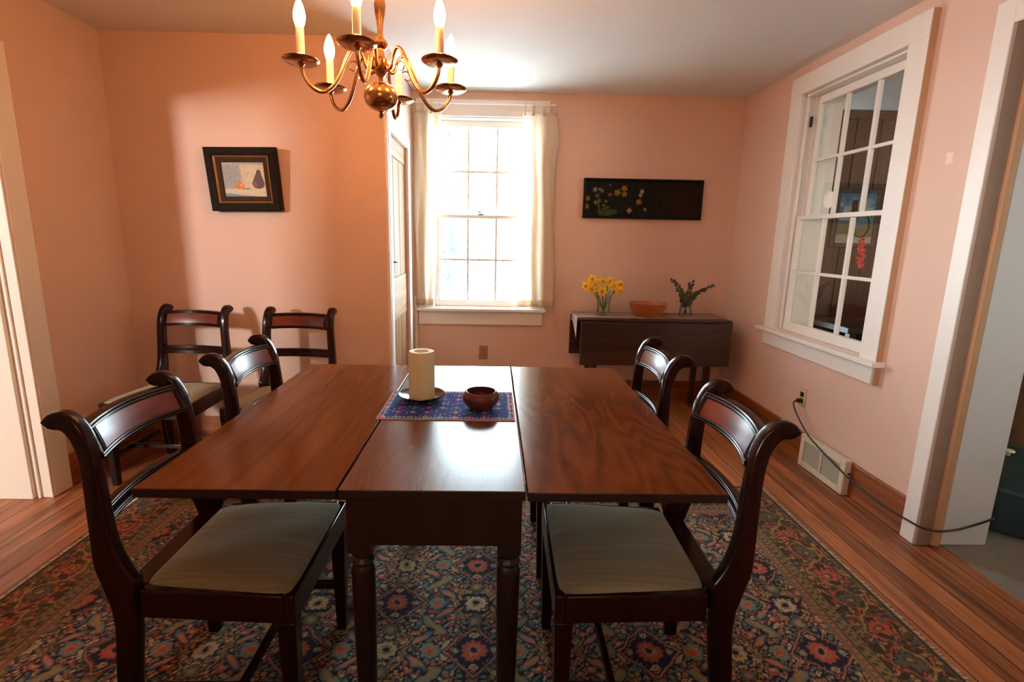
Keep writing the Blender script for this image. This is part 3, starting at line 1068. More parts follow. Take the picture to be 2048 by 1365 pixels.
at(shaded_edges(MB().box(TG1 + 0.0022, TG2 - 0.0022, TY0 + 0.003, TY1, TB, TT).build('center_board', M['center'], dt, bevel=0.0022, seg=2)), dt)
at(shaded_edges(MB().box(TX0, TG1 - 0.0022, TY0, TY1, TB, TT).build('leaf', M['table'], dt, bevel=0.0022, seg=2)), dt)
at(shaded_edges(MB().box(TG2 + 0.0022, TX1, TY0, TY1, TB, TT).build('leaf', M['leaf2'], dt, bevel=0.0022, seg=2)), dt)
AX0, AX1, AY0, AY1 = -0.336, 0.076, 1.108, 2.170
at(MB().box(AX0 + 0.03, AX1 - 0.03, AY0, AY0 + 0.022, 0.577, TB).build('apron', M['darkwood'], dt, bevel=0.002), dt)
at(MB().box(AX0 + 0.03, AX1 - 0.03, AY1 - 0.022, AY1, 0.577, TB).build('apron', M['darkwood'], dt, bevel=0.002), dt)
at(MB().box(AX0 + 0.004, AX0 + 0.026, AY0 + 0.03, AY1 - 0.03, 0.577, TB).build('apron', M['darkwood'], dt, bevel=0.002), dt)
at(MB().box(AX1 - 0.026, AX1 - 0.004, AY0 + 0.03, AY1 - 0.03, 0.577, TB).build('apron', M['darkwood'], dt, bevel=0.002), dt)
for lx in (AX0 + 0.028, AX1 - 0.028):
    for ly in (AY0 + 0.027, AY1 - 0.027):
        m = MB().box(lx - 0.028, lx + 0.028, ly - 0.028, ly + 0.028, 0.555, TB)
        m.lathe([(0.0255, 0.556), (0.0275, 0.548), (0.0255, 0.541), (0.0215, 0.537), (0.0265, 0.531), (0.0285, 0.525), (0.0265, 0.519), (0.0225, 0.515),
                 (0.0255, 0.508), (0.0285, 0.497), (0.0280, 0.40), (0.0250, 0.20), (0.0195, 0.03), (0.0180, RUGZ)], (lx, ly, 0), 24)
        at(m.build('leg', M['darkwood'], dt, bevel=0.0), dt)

# ================================================================== CHAIRS
POST_OUT = [(0.464, 0.000), (0.463, 0.10), (0.460, 0.20), (0.446, 0.34), (0.449, 0.40), (0.464, 0.458), (0.477, 0.505), (0.479, 0.56), (0.480, 0.64), (0.481, 0.72), (0.485, 0.775), (0.493, 0.808), (0.505, 0.832), (0.519, 0.843), (0.533, 0.8435)]
POST_TIP = [(0.545, 0.847), (0.5525, 0.855), (0.5545, 0.864), (0.551, 0.874), (0.543, 0.882)]
POST_IN = [(0.528, 0.887), (0.510, 0.888), (0.490, 0.879), (0.473, 0.862), (0.459, 0.834), (0.450, 0.805), (0.444, 0.76), (0.439, 0.70), (0.434, 0.63), (0.428, 0.585), (0.417, 0.542), (0.402, 0.508), (0.386, 0.482), (0.378, 0.470)]
POST_LOW = [(0.379, 0.462), (0.388, 0.450), (0.388, 0.36), (0.396, 0.28), (0.408, 0.18), (0.418, 0.08), (0.424, 0.0)]
FRONT = 0.19


def chain(lst, n):
    """n+1 points evenly spaced along a smooth curve through lst"""
    P = spline([(a, c_, 0) for a, c_ in lst], 6)
    d = [0.0]
    for i in range(1, len(P)):
        d.append(d[-1] + (P[i] - P[i - 1]).length)
    out, j = [], 0
    for k in range(n + 1):
        q = d[-1] * k / n
        while j < len(d) - 2 and d[j + 1] < q:
            j += 1
        f_ = (q - d[j]) / max(1e-9, d[j + 1] - d[j])
        out.append(P[j].lerp(P[j + 1], min(1, f_)))
    return out


def post_mesh(s, halfw=0.0185, r=0.0115):
    """sabre post: back edge and front edge curves paired into rounded cross-sections"""
    lo_out, lo_in = POST_OUT[:5], POST_LOW[::-1]
    up_out = POST_OUT[4:] + POST_TIP[:3]
    up_in = POST_IN[::-1]
    up_in = [POST_LOW[0]] + up_in + POST_TIP[::-1][:3]
    A = chain(lo_out, 14)[:-1] + chain(up_out, 46)
    B = chain(lo_in, 14)[:-1] + chain(up_in, 46)
    rings = []
    for a_, b_ in zip(A, B):
        c_ = (a_ + b_) / 2
        h_ = (b_ - a_)
        L_ = h_.length / 2
        h_ = h_.normalized() if L_ > 1e-6 else Vector((1, 0, 0))
        L_ = max(L_, 0.0006)
        rr = min(r, L_)
        loop = []
        for cx0, cy0, a0 in ((1, 1, 0), (-1, 1, 90), (-1, -1, 180), (1, -1, 270)):
            for k in range(5):
                q = math.radians(a0 + 90 * k / 4)
                lx = cx0 * (halfw - r) + r * math.cos(q)
                ly = cy0 * (L_ - rr) + rr * math.sin(q)
                p_ = c_ + h_ * ly
                loop.append((lx + s * shear_x(c_.y), FRONT - p_.x, p_.y))
        rings.append(loop)
    return MB().sweep(rings)


def shear_x(z):
    if z < 0.45:
        return 0.195
    return 0.195 - 0.017 * min(1.0, (z - 0.45) / 0.42)


def arc_bar(z_of, prof, x0, x1, bow, y_end, n=20, zarch=0.0, lean=0.0, z0_=0.768):
    """prof: closed loop of (forward, z); swept across x on an arc that bows backwards"""
    rings = []
    for i in range(n + 1):
        t = i / n
        x_ = x0 + (x1 - x0) * t
        s = 2 * t - 1
        y_ = y_end - bow * (1 - s * s)
        nx_ = -(2 * bow * s * 2 / (x1 - x0)) if False else 0
        dz = zarch * (1 - s * s)
        rings.append([(x_, y_ + p_ - lean * max(0.0, (z_ - z0_) / 0.084) ** 1.5, z_ + dz) for p_, z_ in prof])
    return MB().sweep(rings)


def beaded(z0, z1, th, beads_lo, beads_hi, bw=0.0075, bh=0.0032):
    """profile of a rail: flat back, front face with beads along its lower and upper edges"""
    pr = [(-th / 2, z0), (th / 2, z0)]
    z_ = z0
    for _ in range(beads_lo):
        for k in range(1, 6):
            a = PI * k / 6
            pr.append((th / 2 + bh * math.sin(a), z_ + bw * (1 - math.cos(a)) / 2))
        z_ += bw
        pr.append((th / 2, z_))
    zt_ = z1 - beads_hi * bw
    for q_ in range(1, 6):
        pr.append((th / 2, z_ + (zt_ - z_) * q_ / 5))
    z_ = zt_
    for _ in range(beads_hi):
        for k in range(1, 6):
            a = PI * k / 6
            pr.append((th / 2 + bh * math.sin(a), z_ + bw * (1 - math.cos(a)) / 2))
        z_ += bw
        pr.append((th / 2, z_))
    for q_ in range(6):
        pr.append((-th / 2, z1 + (z0 - z1) * q_ / 6))
    out = [pr[0]]
    for p_ in pr[1:]:
        if abs(p_[0] - out[-1][0]) + abs(p_[1] - out[-1][1]) > 1e-6:
            out.append(p_)
    return out


def make_chair():
    t = thing('dining_chair', '', 'chair', group='dark mahogany chairs with scrolled backs')
    for s in (-1, 1):
        post_mesh(s).build('back_post', M['mahog'], t, angle=70)
    # seat rails
    def rail(pts, z0, z1):
        return MB().add([(p_[0], p_[1], z0) for p_ in pts] + [(p_[0], p_[1], z1) for p_ in pts],
                        [(3, 2, 1, 0), (4, 5, 6, 7), (0, 1, 5, 4), (1, 2, 6, 5), (2, 3, 7, 6), (3, 0, 4, 7)])
    fy, by = FRONT, -0.196
    fw, bw = 0.227, 0.208
    rail([(-fw, fy - 0.026), (fw, fy - 0.026), (fw, fy), (-fw, fy)], 0.372, 0.448).build('seat_rail', M['mahog'], t, bevel=0.004)
    rail([(-0.178, by - 0.046), (0.178, by - 0.046), (0.178, by + 0.012), (-0.178, by + 0.012)], 0.385, 0.446).build('seat_rail', M['mahog'], t, bevel=0.004)
    for s in (-1, 1):
        rail([(s * (fw - 0.024), fy - 0.026), (s * fw, fy - 0.026), (s * bw, by + 0.010), (s * (bw - 0.026), by + 0.010)], 0.372, 0.448).build('seat_rail', M['mahog'], t, bevel=0.004)
    # slip seat
    def top(u_, v_):
        sx, sy = 2 * u_ - 1, 2 * v_ - 1
        yy = -0.003 + 0.184 * sy
        hw = (fw - 0.006) + ((bw - 0.020) - (fw - 0.006)) * (1 - v_)
        xx = hw * sx
        hgt = (1 - abs(sx) ** 3.2) ** 0.55 * (1 - abs(sy) ** 3.2) ** 0.55
        rnd = 1 - 0.04 * (abs(sx) ** 8) * (abs(sy) ** 8)
        return (xx * rnd, -0.003 + (yy + 0.003) * rnd, 0.4480 + 0.028 * hgt + 0.0025 * math.sin(sx * 5 + sy * 3) * hgt)
    m = MB().grid(top, 26, 26)
    n_ = 27
    rim = [i for i in range(n_)] + [j * n_ + n_ - 1 for j in range(1, n_)] + [(n_ - 1) * n_ + i for i in range(n_ - 2, -1, -1)] + [j * n_ for j in range(n_ - 2, 0, -1)]
    base_i = len(m.v)
    for i in rim:
        q = m.v[i]
        m.v.append((q[0], q[1], 0.436))
    for a_ in range(len(rim)):
        c_ = (a_ + 1) % len(rim)
        m.f.append((rim[a_], base_i + a_, base_i + c_, rim[c_]))
    m.build('seat', M['seat'], t, angle=60)
    # front legs
    for s in (-1, 1):
        MB().taper((s * 0.203, fy - 0.026, 0), (0.0150, 0.0150), (s * 0.203, fy - 0.024, 0.372), (0.0225, 0.0225)).build('leg', M['mahog'], t, bevel=0.003)
        MB().box(s * 0.199 - 0.008, s * 0.199 + 0.008, by + 0.02, fy - 0.04, 0.150, 0.178).build('stretcher', M['mahog'], t, bevel=0.003)
    MB().box(-0.192, 0.192, 0.020, 0.038, 0.152, 0.176).build('stretcher', M['mahog'], t, bevel=0.003)
    # crest rail with reeded border and veneer panel
    ye = FRONT - 0.463
    cr = arc_bar(None, beaded(0.768, 0.852, 0.019, 2, 2), -0.170, 0.170, 0.030, ye + 0.010, zarch=0.004, lean=0.030).build('crest_rail', M['mahog'], t, angle=50)
    zs_ = [0.785 + 0.0085 * q_ for q_ in range(7)]
    pprof = [(0.0094, z_) for z_ in zs_] + [(0.0110, z_) for z_ in zs_[::-1]]
    pl = arc_bar(None, pprof[::-1], -0.146, 0.146, 0.030 * (0.146 / 0.170) ** 2, ye + 0.010 - 0.030 + 0.030 * (0.146 / 0.170) ** 2, zarch=0.003, lean=0.030)
    pl.build('veneer_panel', M['veneer'], cr)
    for sd in (-1, 1):
        rb = MB()
        for xs in (0.1500, 0.1565):
            q_ = xs / 0.170
            yy = ye + 0.010 - 0.030 * (1 - q_ * q_) + 0.0098
            rb.tube([(sd * xs, yy - 0.030 * ((z_ - 0.768) / 0.084) ** 1.5, z_) for z_ in (0.783, 0.797, 0.811, 0.825, 0.839)], 0.0034, 8)
        rb.build('end_reeding', M['mahog'], cr)
    ye2 = FRONT - 0.452
    arc_bar(None, beaded(0.608, 0.654, 0.017, 2, 2), -0.176, 0.176, 0.026, ye2).build('lower_back_rail', M['mahog'], t, angle=50)
    return t


chair = make_chair()
chair.location = (-0.652, 1.312, RUGZ)
chair.rotation_euler = (0, 0, -PI / 2)
chair['label'] = 'mahogany chair with grey-olive seat at the near left corner of the table'
dup(chair, (0.356, 1.315, RUGZ), PI / 2 - 0.02, 'mahogany chair with grey-olive seat at the near right corner of the table')
dup(chair, (-0.630, 1.905, RUGZ), -PI / 2, 'mahogany chair tucked under the left leaf at the far end of the table')
dup(chair, (0.366, 1.990, RUGZ), PI / 2 - 0.01, 'mahogany chair tucked under the right leaf in front of the side table')
dup(chair, (-1.732, 2.668, 0.0), PI - 0.04, 'spare mahogany chair against the wall nearest the left corner, left of the other')
dup(chair, (-1.112, 2.628, 0.0), PI - 0.03, 'spare mahogany chair against the wall closer to the pine door, below the small painting')

# ================================================================== ON THE TABLE
def mat_colour(X, Y):
    C = np.tile(np.array((0.022, 0.055, 0.26)), (len(X), 1))
    C = C * (0.75 + 0.5 * vnoise(X * 220, Y * 60, 2))[:, None]
    u = (X + 0.36) / 0.437
    e = np.minimum(np.minimum(X + 0.3575, 0.0755 - X), np.minimum(Y - 1.522, 1.819 - Y))
    # small stitched diamonds
    cell = 0.046
    ix, iy = np.floor(X / cell), np.floor(Y / cell)
    fx, fy = np.abs(X / cell - ix - 0.5), np.abs(Y / cell - iy - 0.5)
    rnd = h2(ix, iy, 4)
    pal = np.array([(0.55, 0.05, 0.08), (0.08, 0.30, 0.32), (0.55, 0.22, 0.10), (0.50, 0.06, 0.16), (0.02, 0.03, 0.12), (0.45, 0.30, 0.38)])
    col = pal[np.minimum((rnd * 6).astype(int), 5)]
    m = np.clip((0.27 - (fx + fy)) / 0.05, 0, 1)[:, None]
    C = C * (1 - m) + col * m
    C = over(C, np.clip(1 - np.abs(fx + fy - 0.36) / 0.03, 0, 1) * 0.55, (0.10, 0.16, 0.45))
    sc = 0.0155
    dx = np.abs(X / sc - np.floor(X / sc) - 0.5)
    dy = np.abs(Y / sc - np.floor(Y / sc) - 0.5)
    sp = (np.hypot(dx, dy) < 0.17) & (h2(np.floor(X / sc), np.floor(Y / sc), 9) > 0.68)
    C = over(C, sp * 1.0, (0.55, 0.55, 0.62))
    st = (np.abs(e - 0.016) < 0.0035) & (np.sin(np.where(np.abs(X + 0.141) > 0.195, Y, X) * 2 * PI / 0.012) > 0.0)
    C = over(C, st * 1.0, (0.62, 0.62, 0.68))
    C = over(C, (e < 0.0055) * 1.0, (0.42, 0.28, 0.22))
    return C


pm = pattern_grid('placemat', -0.3575, 0.0755, 1.522, 1.819, 260, 180, TT + 0.0035, mat_colour, M['mat'])
tag(pm, 'blue embroidered cloth mat on the middle of the dining table', 'placemat')
MB().box(-0.3575, 0.0755, 1.522, 1.819, TT + 0.0003, TT + 0.0030).build('lining', M['fringe'], pm)
PMZ = TT + 0.004

cx_, cy_ = -0.242, 1.722
t = thing('candle_dish', 'shallow dark metal dish holding the fat candle on the blue mat', 'dish', (cx_, cy_, PMZ))
MB().lathe([(0.0001, 0.001), (0.040, 0.001), (0.052, 0.003), (0.072, 0.013), (0.078, 0.019), (0.080, 0.020), (0.079, 0.0225), (0.072, 0.0165), (0.052, 0.0065), (0.038, 0.005), (0.0001, 0.005)], n=48).build('dish_bowl', M['dish'], t)
t = thing('pillar_candle', 'fat ivory pillar candle standing in the metal dish', 'candle', (cx_, cy_, PMZ + 0.0052))
MB().lathe([(0.0001, 0.0), (0.0425, 0.0), (0.0440, 0.002), (0.0440, 0.160), (0.0425, 0.1655), (0.0405, 0.167), (0.0260, 0.166), (0.0235, 0.160), (0.0225, 0.150), (0.012, 0.146), (0.0001, 0.145)], n=48).build('wax_body', M['wax'], t)
MB().tube([(0, 0, 0.145), (0.001, 0, 0.152), (0.003, 0.001, 0.158)], 0.0014, 6).build('wick', M['black'], t)
t = thing('small_bowl', 'small round oxblood wooden bowl beside the candle on the blue mat', 'bowl', (-0.035, 1.634, PMZ))
MB().lathe([(0.0001, 0.0), (0.034, 0.0), (0.037, 0.002), (0.052, 0.016), (0.0605, 0.032), (0.0595, 0.046), (0.052, 0.058), (0.0490, 0.0605), (0.0465, 0.0595), (0.053, 0.046), (0.054, 0.034), (0.045, 0.016), (0.025, 0.008), (0.0001, 0.006)], n=48).build('bowl_body', M['redbowl'], t)

# ================================================================== CHANDELIER
CX, CY, CZ = -0.3816, 1.8442, 1.8097
ch = thing('chandelier', 'brass six-arm candle chandelier hanging over the dining table', 'chandelier', (CX, CY, CZ))
ch.rotation_euler = (-0.0558, 0, 0)
# central column (z relative to the drip pans)
prof = [(0.0001, -0.128), (0.006, -0.126), (0.0085, -0.120), (0.006, -0.114), (0.0042, -0.110), (0.0085, -0.105), (0.0085, -0.102),
        (0.020, -0.101), (0.038, -0.094), (0.050, -0.081), (0.0555, -0.064), (0.053, -0.046), (0.044, -0.031), (0.029, -0.021), (0.014, -0.018),
        (0.0075, -0.014), (0.0065, -0.004), (0.008, 0.002), (0.0155, 0.010), (0.0255, 0.025), (0.0290, 0.038), (0.0290, 0.050), (0.022, 0.058), (0.0155, 0.066), (0.012, 0.082),
        (0.012, 0.088), (0.021, 0.094), (0.025, 0.104), (0.021, 0.114), (0.0125, 0.122), (0.0095, 0.130), (0.0085, 0.145), (0.0110, 0.170), (0.0165, 0.200), (0.0190, 0.222), (0.0165, 0.238),
        (0.009, 0.246), (0.007, 0.252), (0.013, 0.258), (0.013, 0.266), (0.006, 0.275), (0.005, 0.300), (0.0001, 0.300)]
MB().lathe(prof, n=40).build('column', M['brass'], ch)
m = MB()
for k in range(7):
    zc = 0.312 + k * 0.030
    R_ = 0.012
    pts = []
    for i in range(13):
        a = 2 * PI * i / 12
        p_ = (0.007 * math.cos(a), 0.0, zc + 0.018 * math.sin(a))
        pts.append(p_ if k % 2 else (0.0, p_[0], p_[2]))
    m.tube(pts, 0.0022, 6, cap=False)
m.build('chain', M['brass'], ch)
MB().lathe([(0.006, 0.515), (0.012, 0.525), (0.045, 0.540), (0.060, 0.553), (0.060, 0.558), (0.0001, 0.558)], n=32).build('ceiling_canopy', M['brass'], ch)
RA = 0.248
PH = -1.6256
arm_rz = [(0.024, 0.040), (0.036, 0.022), (0.048, 0.030), (0.056, 0.058), (0.072, 0.080), (0.092, 0.070), (0.112, 0.034), (0.134, -0.020), (0.160, -0.058), (0.190, -0.074), (0.220, -0.062), (0.240, -0.034), (0.248, -0.006)]
for k in range(6):
    a = PH + k * PI / 3
    ca, sa = math.cos(a), math.sin(a)
    pts = [(p.x * ca, p.x * sa, p.y) for p in spline([(r_, z_, 0) for r_, z_ in arm_rz], 5)]
    arm = MB().tube(pts, 0.0060, 12).build('arm', M['brass'], ch)
    # little scroll that springs from the arm near the hub
    sc_ = []
    for i in range(15):
        q = 2.6 - i * 0.36
        rr = 0.020 - 0.0008 * i
        sc_.append(((0.088 + rr * math.cos(q)) * ca, (0.088 + rr * math.cos(q)) * sa, 0.018 + rr * math.sin(q)))
    MB().tube(sc_, 0.0022, 8).build('scroll', M['brass'], arm)
    px_, py_ = RA * ca, RA * sa
    MB().lathe([(0.0001, -0.014), (0.006, -0.012), (0.0095, -0.006), (0.012, -0.003), (0.028, -0.003), (0.046, 0.001), (0.0545, 0.006), (0.0560, 0.0085), (0.0545, 0.010), (0.044, 0.0055), (0.020, 0.003), (0.013, 0.004), (0.013, 0.018), (0.0001, 0.018)],
               (px_, py_, 0), 32).build('drip_pan', M['brass'], arm)
    MB().lathe([(0.0118, 0.004), (0.0125, 0.006), (0.0122, 0.098), (0.0105, 0.102), (0.0001, 0.102)], (px_, py_, 0), 20).build('candle_sleeve', M['sleeve'], arm)
    MB().lathe([(0.0105, 0.102), (0.0110, 0.104), (0.0150, 0.116), (0.0178, 0.130), (0.0172, 0.144), (0.0130, 0.162), (0.0075, 0.176), (0.0035, 0.184), (0.0001, 0.187)], (px_, py_, 0), 20).build('bulb', M['bulb'], arm)

# ================================================================== PICTURES
# framed still life on the left wall
t = thing('framed_painting', 'small still life of fruit in a dark carved frame on the orange wall', 'painting', (-1.416, BL - 0.0330, 1.424))
FW, FH = 0.197, 0.345
t.rotation_euler = (math.radians(6.5), math.radians(-1.0), 0)


def frame_ring(hw, z0, z1, wid, d0, d1, name, mat, parent, bevel=0.004):
    """mitred frame: a small moulding profile carried round the rectangle"""
    bv = min(bevel, wid * 0.4)
    prof = [(0.0, d1), (0.0, d0 + bv), (bv * 0.3, d0 + bv * 0.3), (bv, d0), (wid * 0.55, d0 + (d1 - d0) * 0.05), (wid - bv, d0 + (d1 - d0) * 0.12), (wid, d0 + (d1 - d0) * 0.25), (wid, d1)]
    rings = []
    for sx, sz in ((-1, 0), (1, 0), (1, 1), (-1, 1), (-1, 0)):
        rings.append([(sx * (hw - i_), d_, (z0 + i_) if sz == 0 else (z1 - i_)) for i_, d_ in prof])
    m = MB()
    n = len(prof)
    m.add([p_ for r_ in rings[:4] for p_ in r_], [(q * n + k, q * n + (k + 1) % n, ((q + 1) % 4) * n + (k + 1) % n, ((q + 1) % 4) * n + k) for q in range(4) for k in range(n)])
    return m.build(name, mat, parent, angle=30)


frame_ring(FW, 0, FH, 0.046, -0.020, 0.029, 'frame', M['frame'], t, 0.008)
frame_ring(FW - 0.044, 0.044, FH - 0.044, 0.011, -0.012, 0.026, 'gilt_fillet', M['gilt'], t, 0.003)
frame_ring(FW - 0.054, 0.054, FH - 0.054, 0.026, -0.004, 0.026, 'liner', M['brownliner'], t, 0.003)
IX, IZ0, IZ1 = FW - 0.079, 0.079, FH - 0.079


def still_life(X, Y):
    u = (X + IX) / (2 * IX)
    v = (Y - IZ0) / (IZ1 - IZ0)
    nz = vnoise(X * 120, Y * 120, 8)
    C = np.tile(np.array((0.30, 0.31, 0.31)), (len(X), 1))
    C = over(C, np.clip((u - 0.40) / 0.06, 0, 1), (0.55, 0.47, 0.32))
    C = over(C, np.clip((v - 0.90) / 0.05, 0, 1), (0.34, 0.36, 0.33))
    C = over(C, np.clip((0.25 - v) / 0.03, 0, 1), (0.58, 0.51, 0.35))
    C = over(C, np.clip((0.12 - 0.13 * u - v) / 0.02, 0, 1), (0.16, 0.26, 0.36))
    C = over(C, ell(u, v, 0.52, 0.235, 0.13, 0.02, 0, 0.5), (0.20, 0.18, 0.15))
    C = over(C, ell(u, v, 0.38, 0.31, 0.105, 0.10, 0, 0.15), (0.62, 0.20, 0.045))
    C = over(C, ell(u, v, 0.41, 0.34, 0.035, 0.03, 0, 0.6), (0.75, 0.33, 0.10))
    pw_ = 0.032 + 0.115 * np.clip((0.80 - v) / 0.40, 0, 1) ** 1.15
    pear = np.maximum(ell(u, v, 0.825, 0.36, 0.145, 0.125, 0, 0.1), ((np.abs(u - 0.825 - 0.10 * (v - 0.40)) < pw_) & (v > 0.36) & (v < 0.79)) * 1.0)
    C = over(C, pear, (0.10, 0.050, 0.050))
    C = over(C, ell(u, v, 0.75, 0.36, 0.05, 0.09, 0, 0.6), (0.20, 0.085, 0.075))
    return C * (0.85 + 0.3 * nz)[:, None]


pattern_grid('canvas', -IX, IX, IZ0, IZ1, 120, 100, 0.006, still_life, M['paint'], t, plane='xz')
MB().box(-IX - 0.01, IX + 0.01, 0.008, 0.027, IZ0 - 0.01, IZ1 + 0.01).build('backing', M['brownliner'], t)

# long dark flower panel on the window wall
t = thing('flower_panel', 'long dark painting of small flowers in a black frame above the side table', 'painting', (1.150, BW - 0.0245, 1.463))
PW, PHH = 0.462, 0.300
frame_ring(PW, 0, PHH, 0.020, -0.012, 0.024, 'frame', M['blackframe'], t, 0.003)


def flower_panel(X, Y):
    u = (X + PW) / (2 * PW)
    v = Y / PHH
    C = np.tile(np.array((0.009, 0.010, 0.008)), (len(X), 1))
    C = over(C, np.clip((u - 0.45) / 0.3, 0, 1) * 0.8, (0.020, 0.011, 0.005))
    C = C * (0.6 + 0.8 * vnoise(u * 60, v * 20, 3))[:, None]
    def fl(cu, cv, r, col, n=5, s=0):
        nonlocal C
        x_, y_ = (u - cu) * 2 * PW, (v - cv) * PHH
        rad = np.hypot(x_, y_)
        a = np.arctan2(y_, x_)
        pet = r * (0.70 + 0.42 * np.abs(np.cos(a * n / 2 + s)))
        tex = 0.5 + 0.9 * vnoise(X * 230, Y * 230, int(cu * 100))
        m_ = np.clip((pet - rad) / (0.35 * r), 0, 1)
        C = C * (1 - m_[:, None]) + (np.array(col) * tex[:, None]) * m_[:, None]
    GR = (0.055, 0.065, 0.030)
    def leaf(cu, cv, rx, ry, ang, col):
        nonlocal C
        m_ = ell((u - cu) * 2 * PW, (v - cv) * PHH, 0, 0, rx, ry, ang, 0.4)
        C = over(C, m_ * (0.5 + 0.6 * vnoise(X * 160, Y * 160, 6)), col)
    leaf(0.235, 0.16, 0.052, 0.020, 0.15, (0.075, 0.075, 0.032))
    leaf(0.165, 0.19, 0.050, 0.013, 0.9, GR)
    leaf(0.135, 0.26, 0.060, 0.011, 1.75, GR)
    leaf(0.205, 0.07, 0.050, 0.009, -0.25, (0.05, 0.075, 0.03))
    leaf(0.20, 0.26, 0.032, 0.011, 0.55, GR)
    for a_ in ((0.095, 0.72, 0.020, (0.17, 0.165, 0.12), 5, 0), (0.135, 0.73, 0.014, (0.17, 0.165, 0.12), 4, 1), (0.155, 0.69, 0.016, (0.15, 0.14, 0.10), 5, 2),
               (0.115, 0.57, 0.020, (0.085, 0.065, 0.068), 5, 0), (0.035, 0.50, 0.022, (0.22, 0.135, 0.025), 5, 1), (0.030, 0.30, 0.022, (0.24, 0.13, 0.02), 5, 2),
               (0.105, 0.40, 0.017, (0.14, 0.15, 0.03), 4, 0), (0.135, 0.45, 0.016, (0.10, 0.12, 0.03), 5, 1), (0.190, 0.43, 0.015, (0.085, 0.10, 0.05), 4, 0), (0.172, 0.33, 0.012, (0.10, 0.11, 0.05), 4, 0),
               (0.220, 0.83, 0.008, (0.16, 0.16, 0.13), 4, 0), (0.222, 0.60, 0.018, (0.14, 0.08, 0.04), 4, 1), (0.283, 0.65, 0.028, (0.26, 0.135, 0.02), 5, 0), (0.340, 0.76, 0.026, (0.28, 0.14, 0.015), 5, 1), (0.342, 0.62, 0.024, (0.26, 0.125, 0.015), 5, 2),
               (0.490, 0.69, 0.019, (0.34, 0.23, 0.16), 5, 0), (0.480, 0.60, 0.018, (0.32, 0.20, 0.13), 5, 1), (0.468, 0.43, 0.025, (0.26, 0.145, 0.02), 4, 1), (0.392, 0.21, 0.023, (0.30, 0.155, 0.075), 4, 0), (0.525, 0.245, 0.016, (0.26, 0.155, 0.065), 4, 2)):
        fl(*a_)
    return C


pattern_grid('panel_face', -PW + 0.018, PW - 0.018, 0.018, PHH - 0.018, 360, 116, 0.004, flower_panel, M['darkpaint'], t, plane='xz')
MB().box(-PW + 0.015, PW - 0.015, 0.006, 0.022, 0.015, PHH - 0.015).build('backing', M['blackframe'], t)

# ================================================================== CURTAINS
def curtain(name, label, xa, xb, ba, bb, z0, z1, folds, ph, bulge):
    y0 = BW - 0.068
    t_ = thing(name, label, 'curtain', ((xa + xb) / 2, y0, z0), group='cream tab curtains at the window')
    wv = xb - xa

    mid = (xa + xb) / 2

    def fn(u_, v_):
        lo, hi = xa + (ba - xa) * (1 - v_), xb + (bb - xb) * (1 - v_)
        x_ = lo + (hi - lo) * u_ - mid
        z_ = v_ * (z1 - z0)
        amp = 0.015 * (0.55 + 0.45 * (1 - v_))
        y_ = amp * math.sin(u_ * folds * 2 * PI + ph + 0.7 * math.sin(v_ * 2.2)) + 0.006 * math.sin(u_ * 17 + v_ * 5)
        x_ += 0.006 * math.sin(v_ * 9 + u_ * 6) + bulge * math.exp(-((v_ - 0.88) / 0.08) ** 2) * max(0.0, u_ - 0.5) * 2
        return (x_, y_, z_)
    m = MB().grid(fn, 60, 50)
    o = m.build('panel', M['curtain'], t_, recalc=False, angle=180)
    o.modifiers.new('thickness', 'SOLIDIFY').thickness = 0.0008
    for k in range(4):
        uc = 0.06 + 0.29 * k
        def tf(u_, v_, uc=uc):
            p_ = fn(uc + 0.10 * (u_ - 0.5) * (0.85 if 0 < k < 3 else 0.6), 0.985)
            q_ = PI * v_
            return (p_[0], (p_[1] if v_ < 0.5 else p_[1] + 0.004) * (1 - math.sin(q_)) - 0.0085 * math.cos(q_) * math.sin(q_), p_[2] + (2.272 - z0 - p_[2] + 0.0075) * math.sin(q_))
        o = MB().grid(tf, 6, 14).build('tab', M['curtain'], t_, recalc=False, angle=180)
        o.modifiers.new('thickness', 'SOLIDIFY').thickness = 0.0008
    hm = MB().grid(lambda u_, v_: (lambda p_: (p_[0], p_[1] - 0.0016, p_[2]))(fn(u_, v_ * 0.035)), 60, 3)
    o = hm.build('hem', M['curtain'], t_, recalc=False, angle=180)
    o.modifiers.new('thickness', 'SOLIDIFY').thickness = 0.0010
    return t_


curtain('curtain', 'cream sheer curtain on the left of the window, beside the pine door', -0.612, -0.405, -0.610, -0.470, 0.765, 2.215, 2.2, 0.4, 0.0)
curtain('curtain', 'cream sheer curtain on the right of the window, overlapping the peach wall', 0.200, 0.445, 0.190, 0.478, 0.765, 2.215, 2.6, 2.0, 0.022)
t = thing('curtain_rod', 'thin white curtain rod across the head of the window casing', 'curtain rod', (-0.06, BW - 0.068, 2.268))
MB().tube([(-0.55, 0, 0), (0.505, 0, 0)], 0.006, 10).build('rod', M['trim'], t)
for s in (-0.42, 0.42):
    MB().box(s - 0.006, s + 0.006, -0.006, 0.0435, -0.010, 0.004).build('bracket', M['trim'], t)

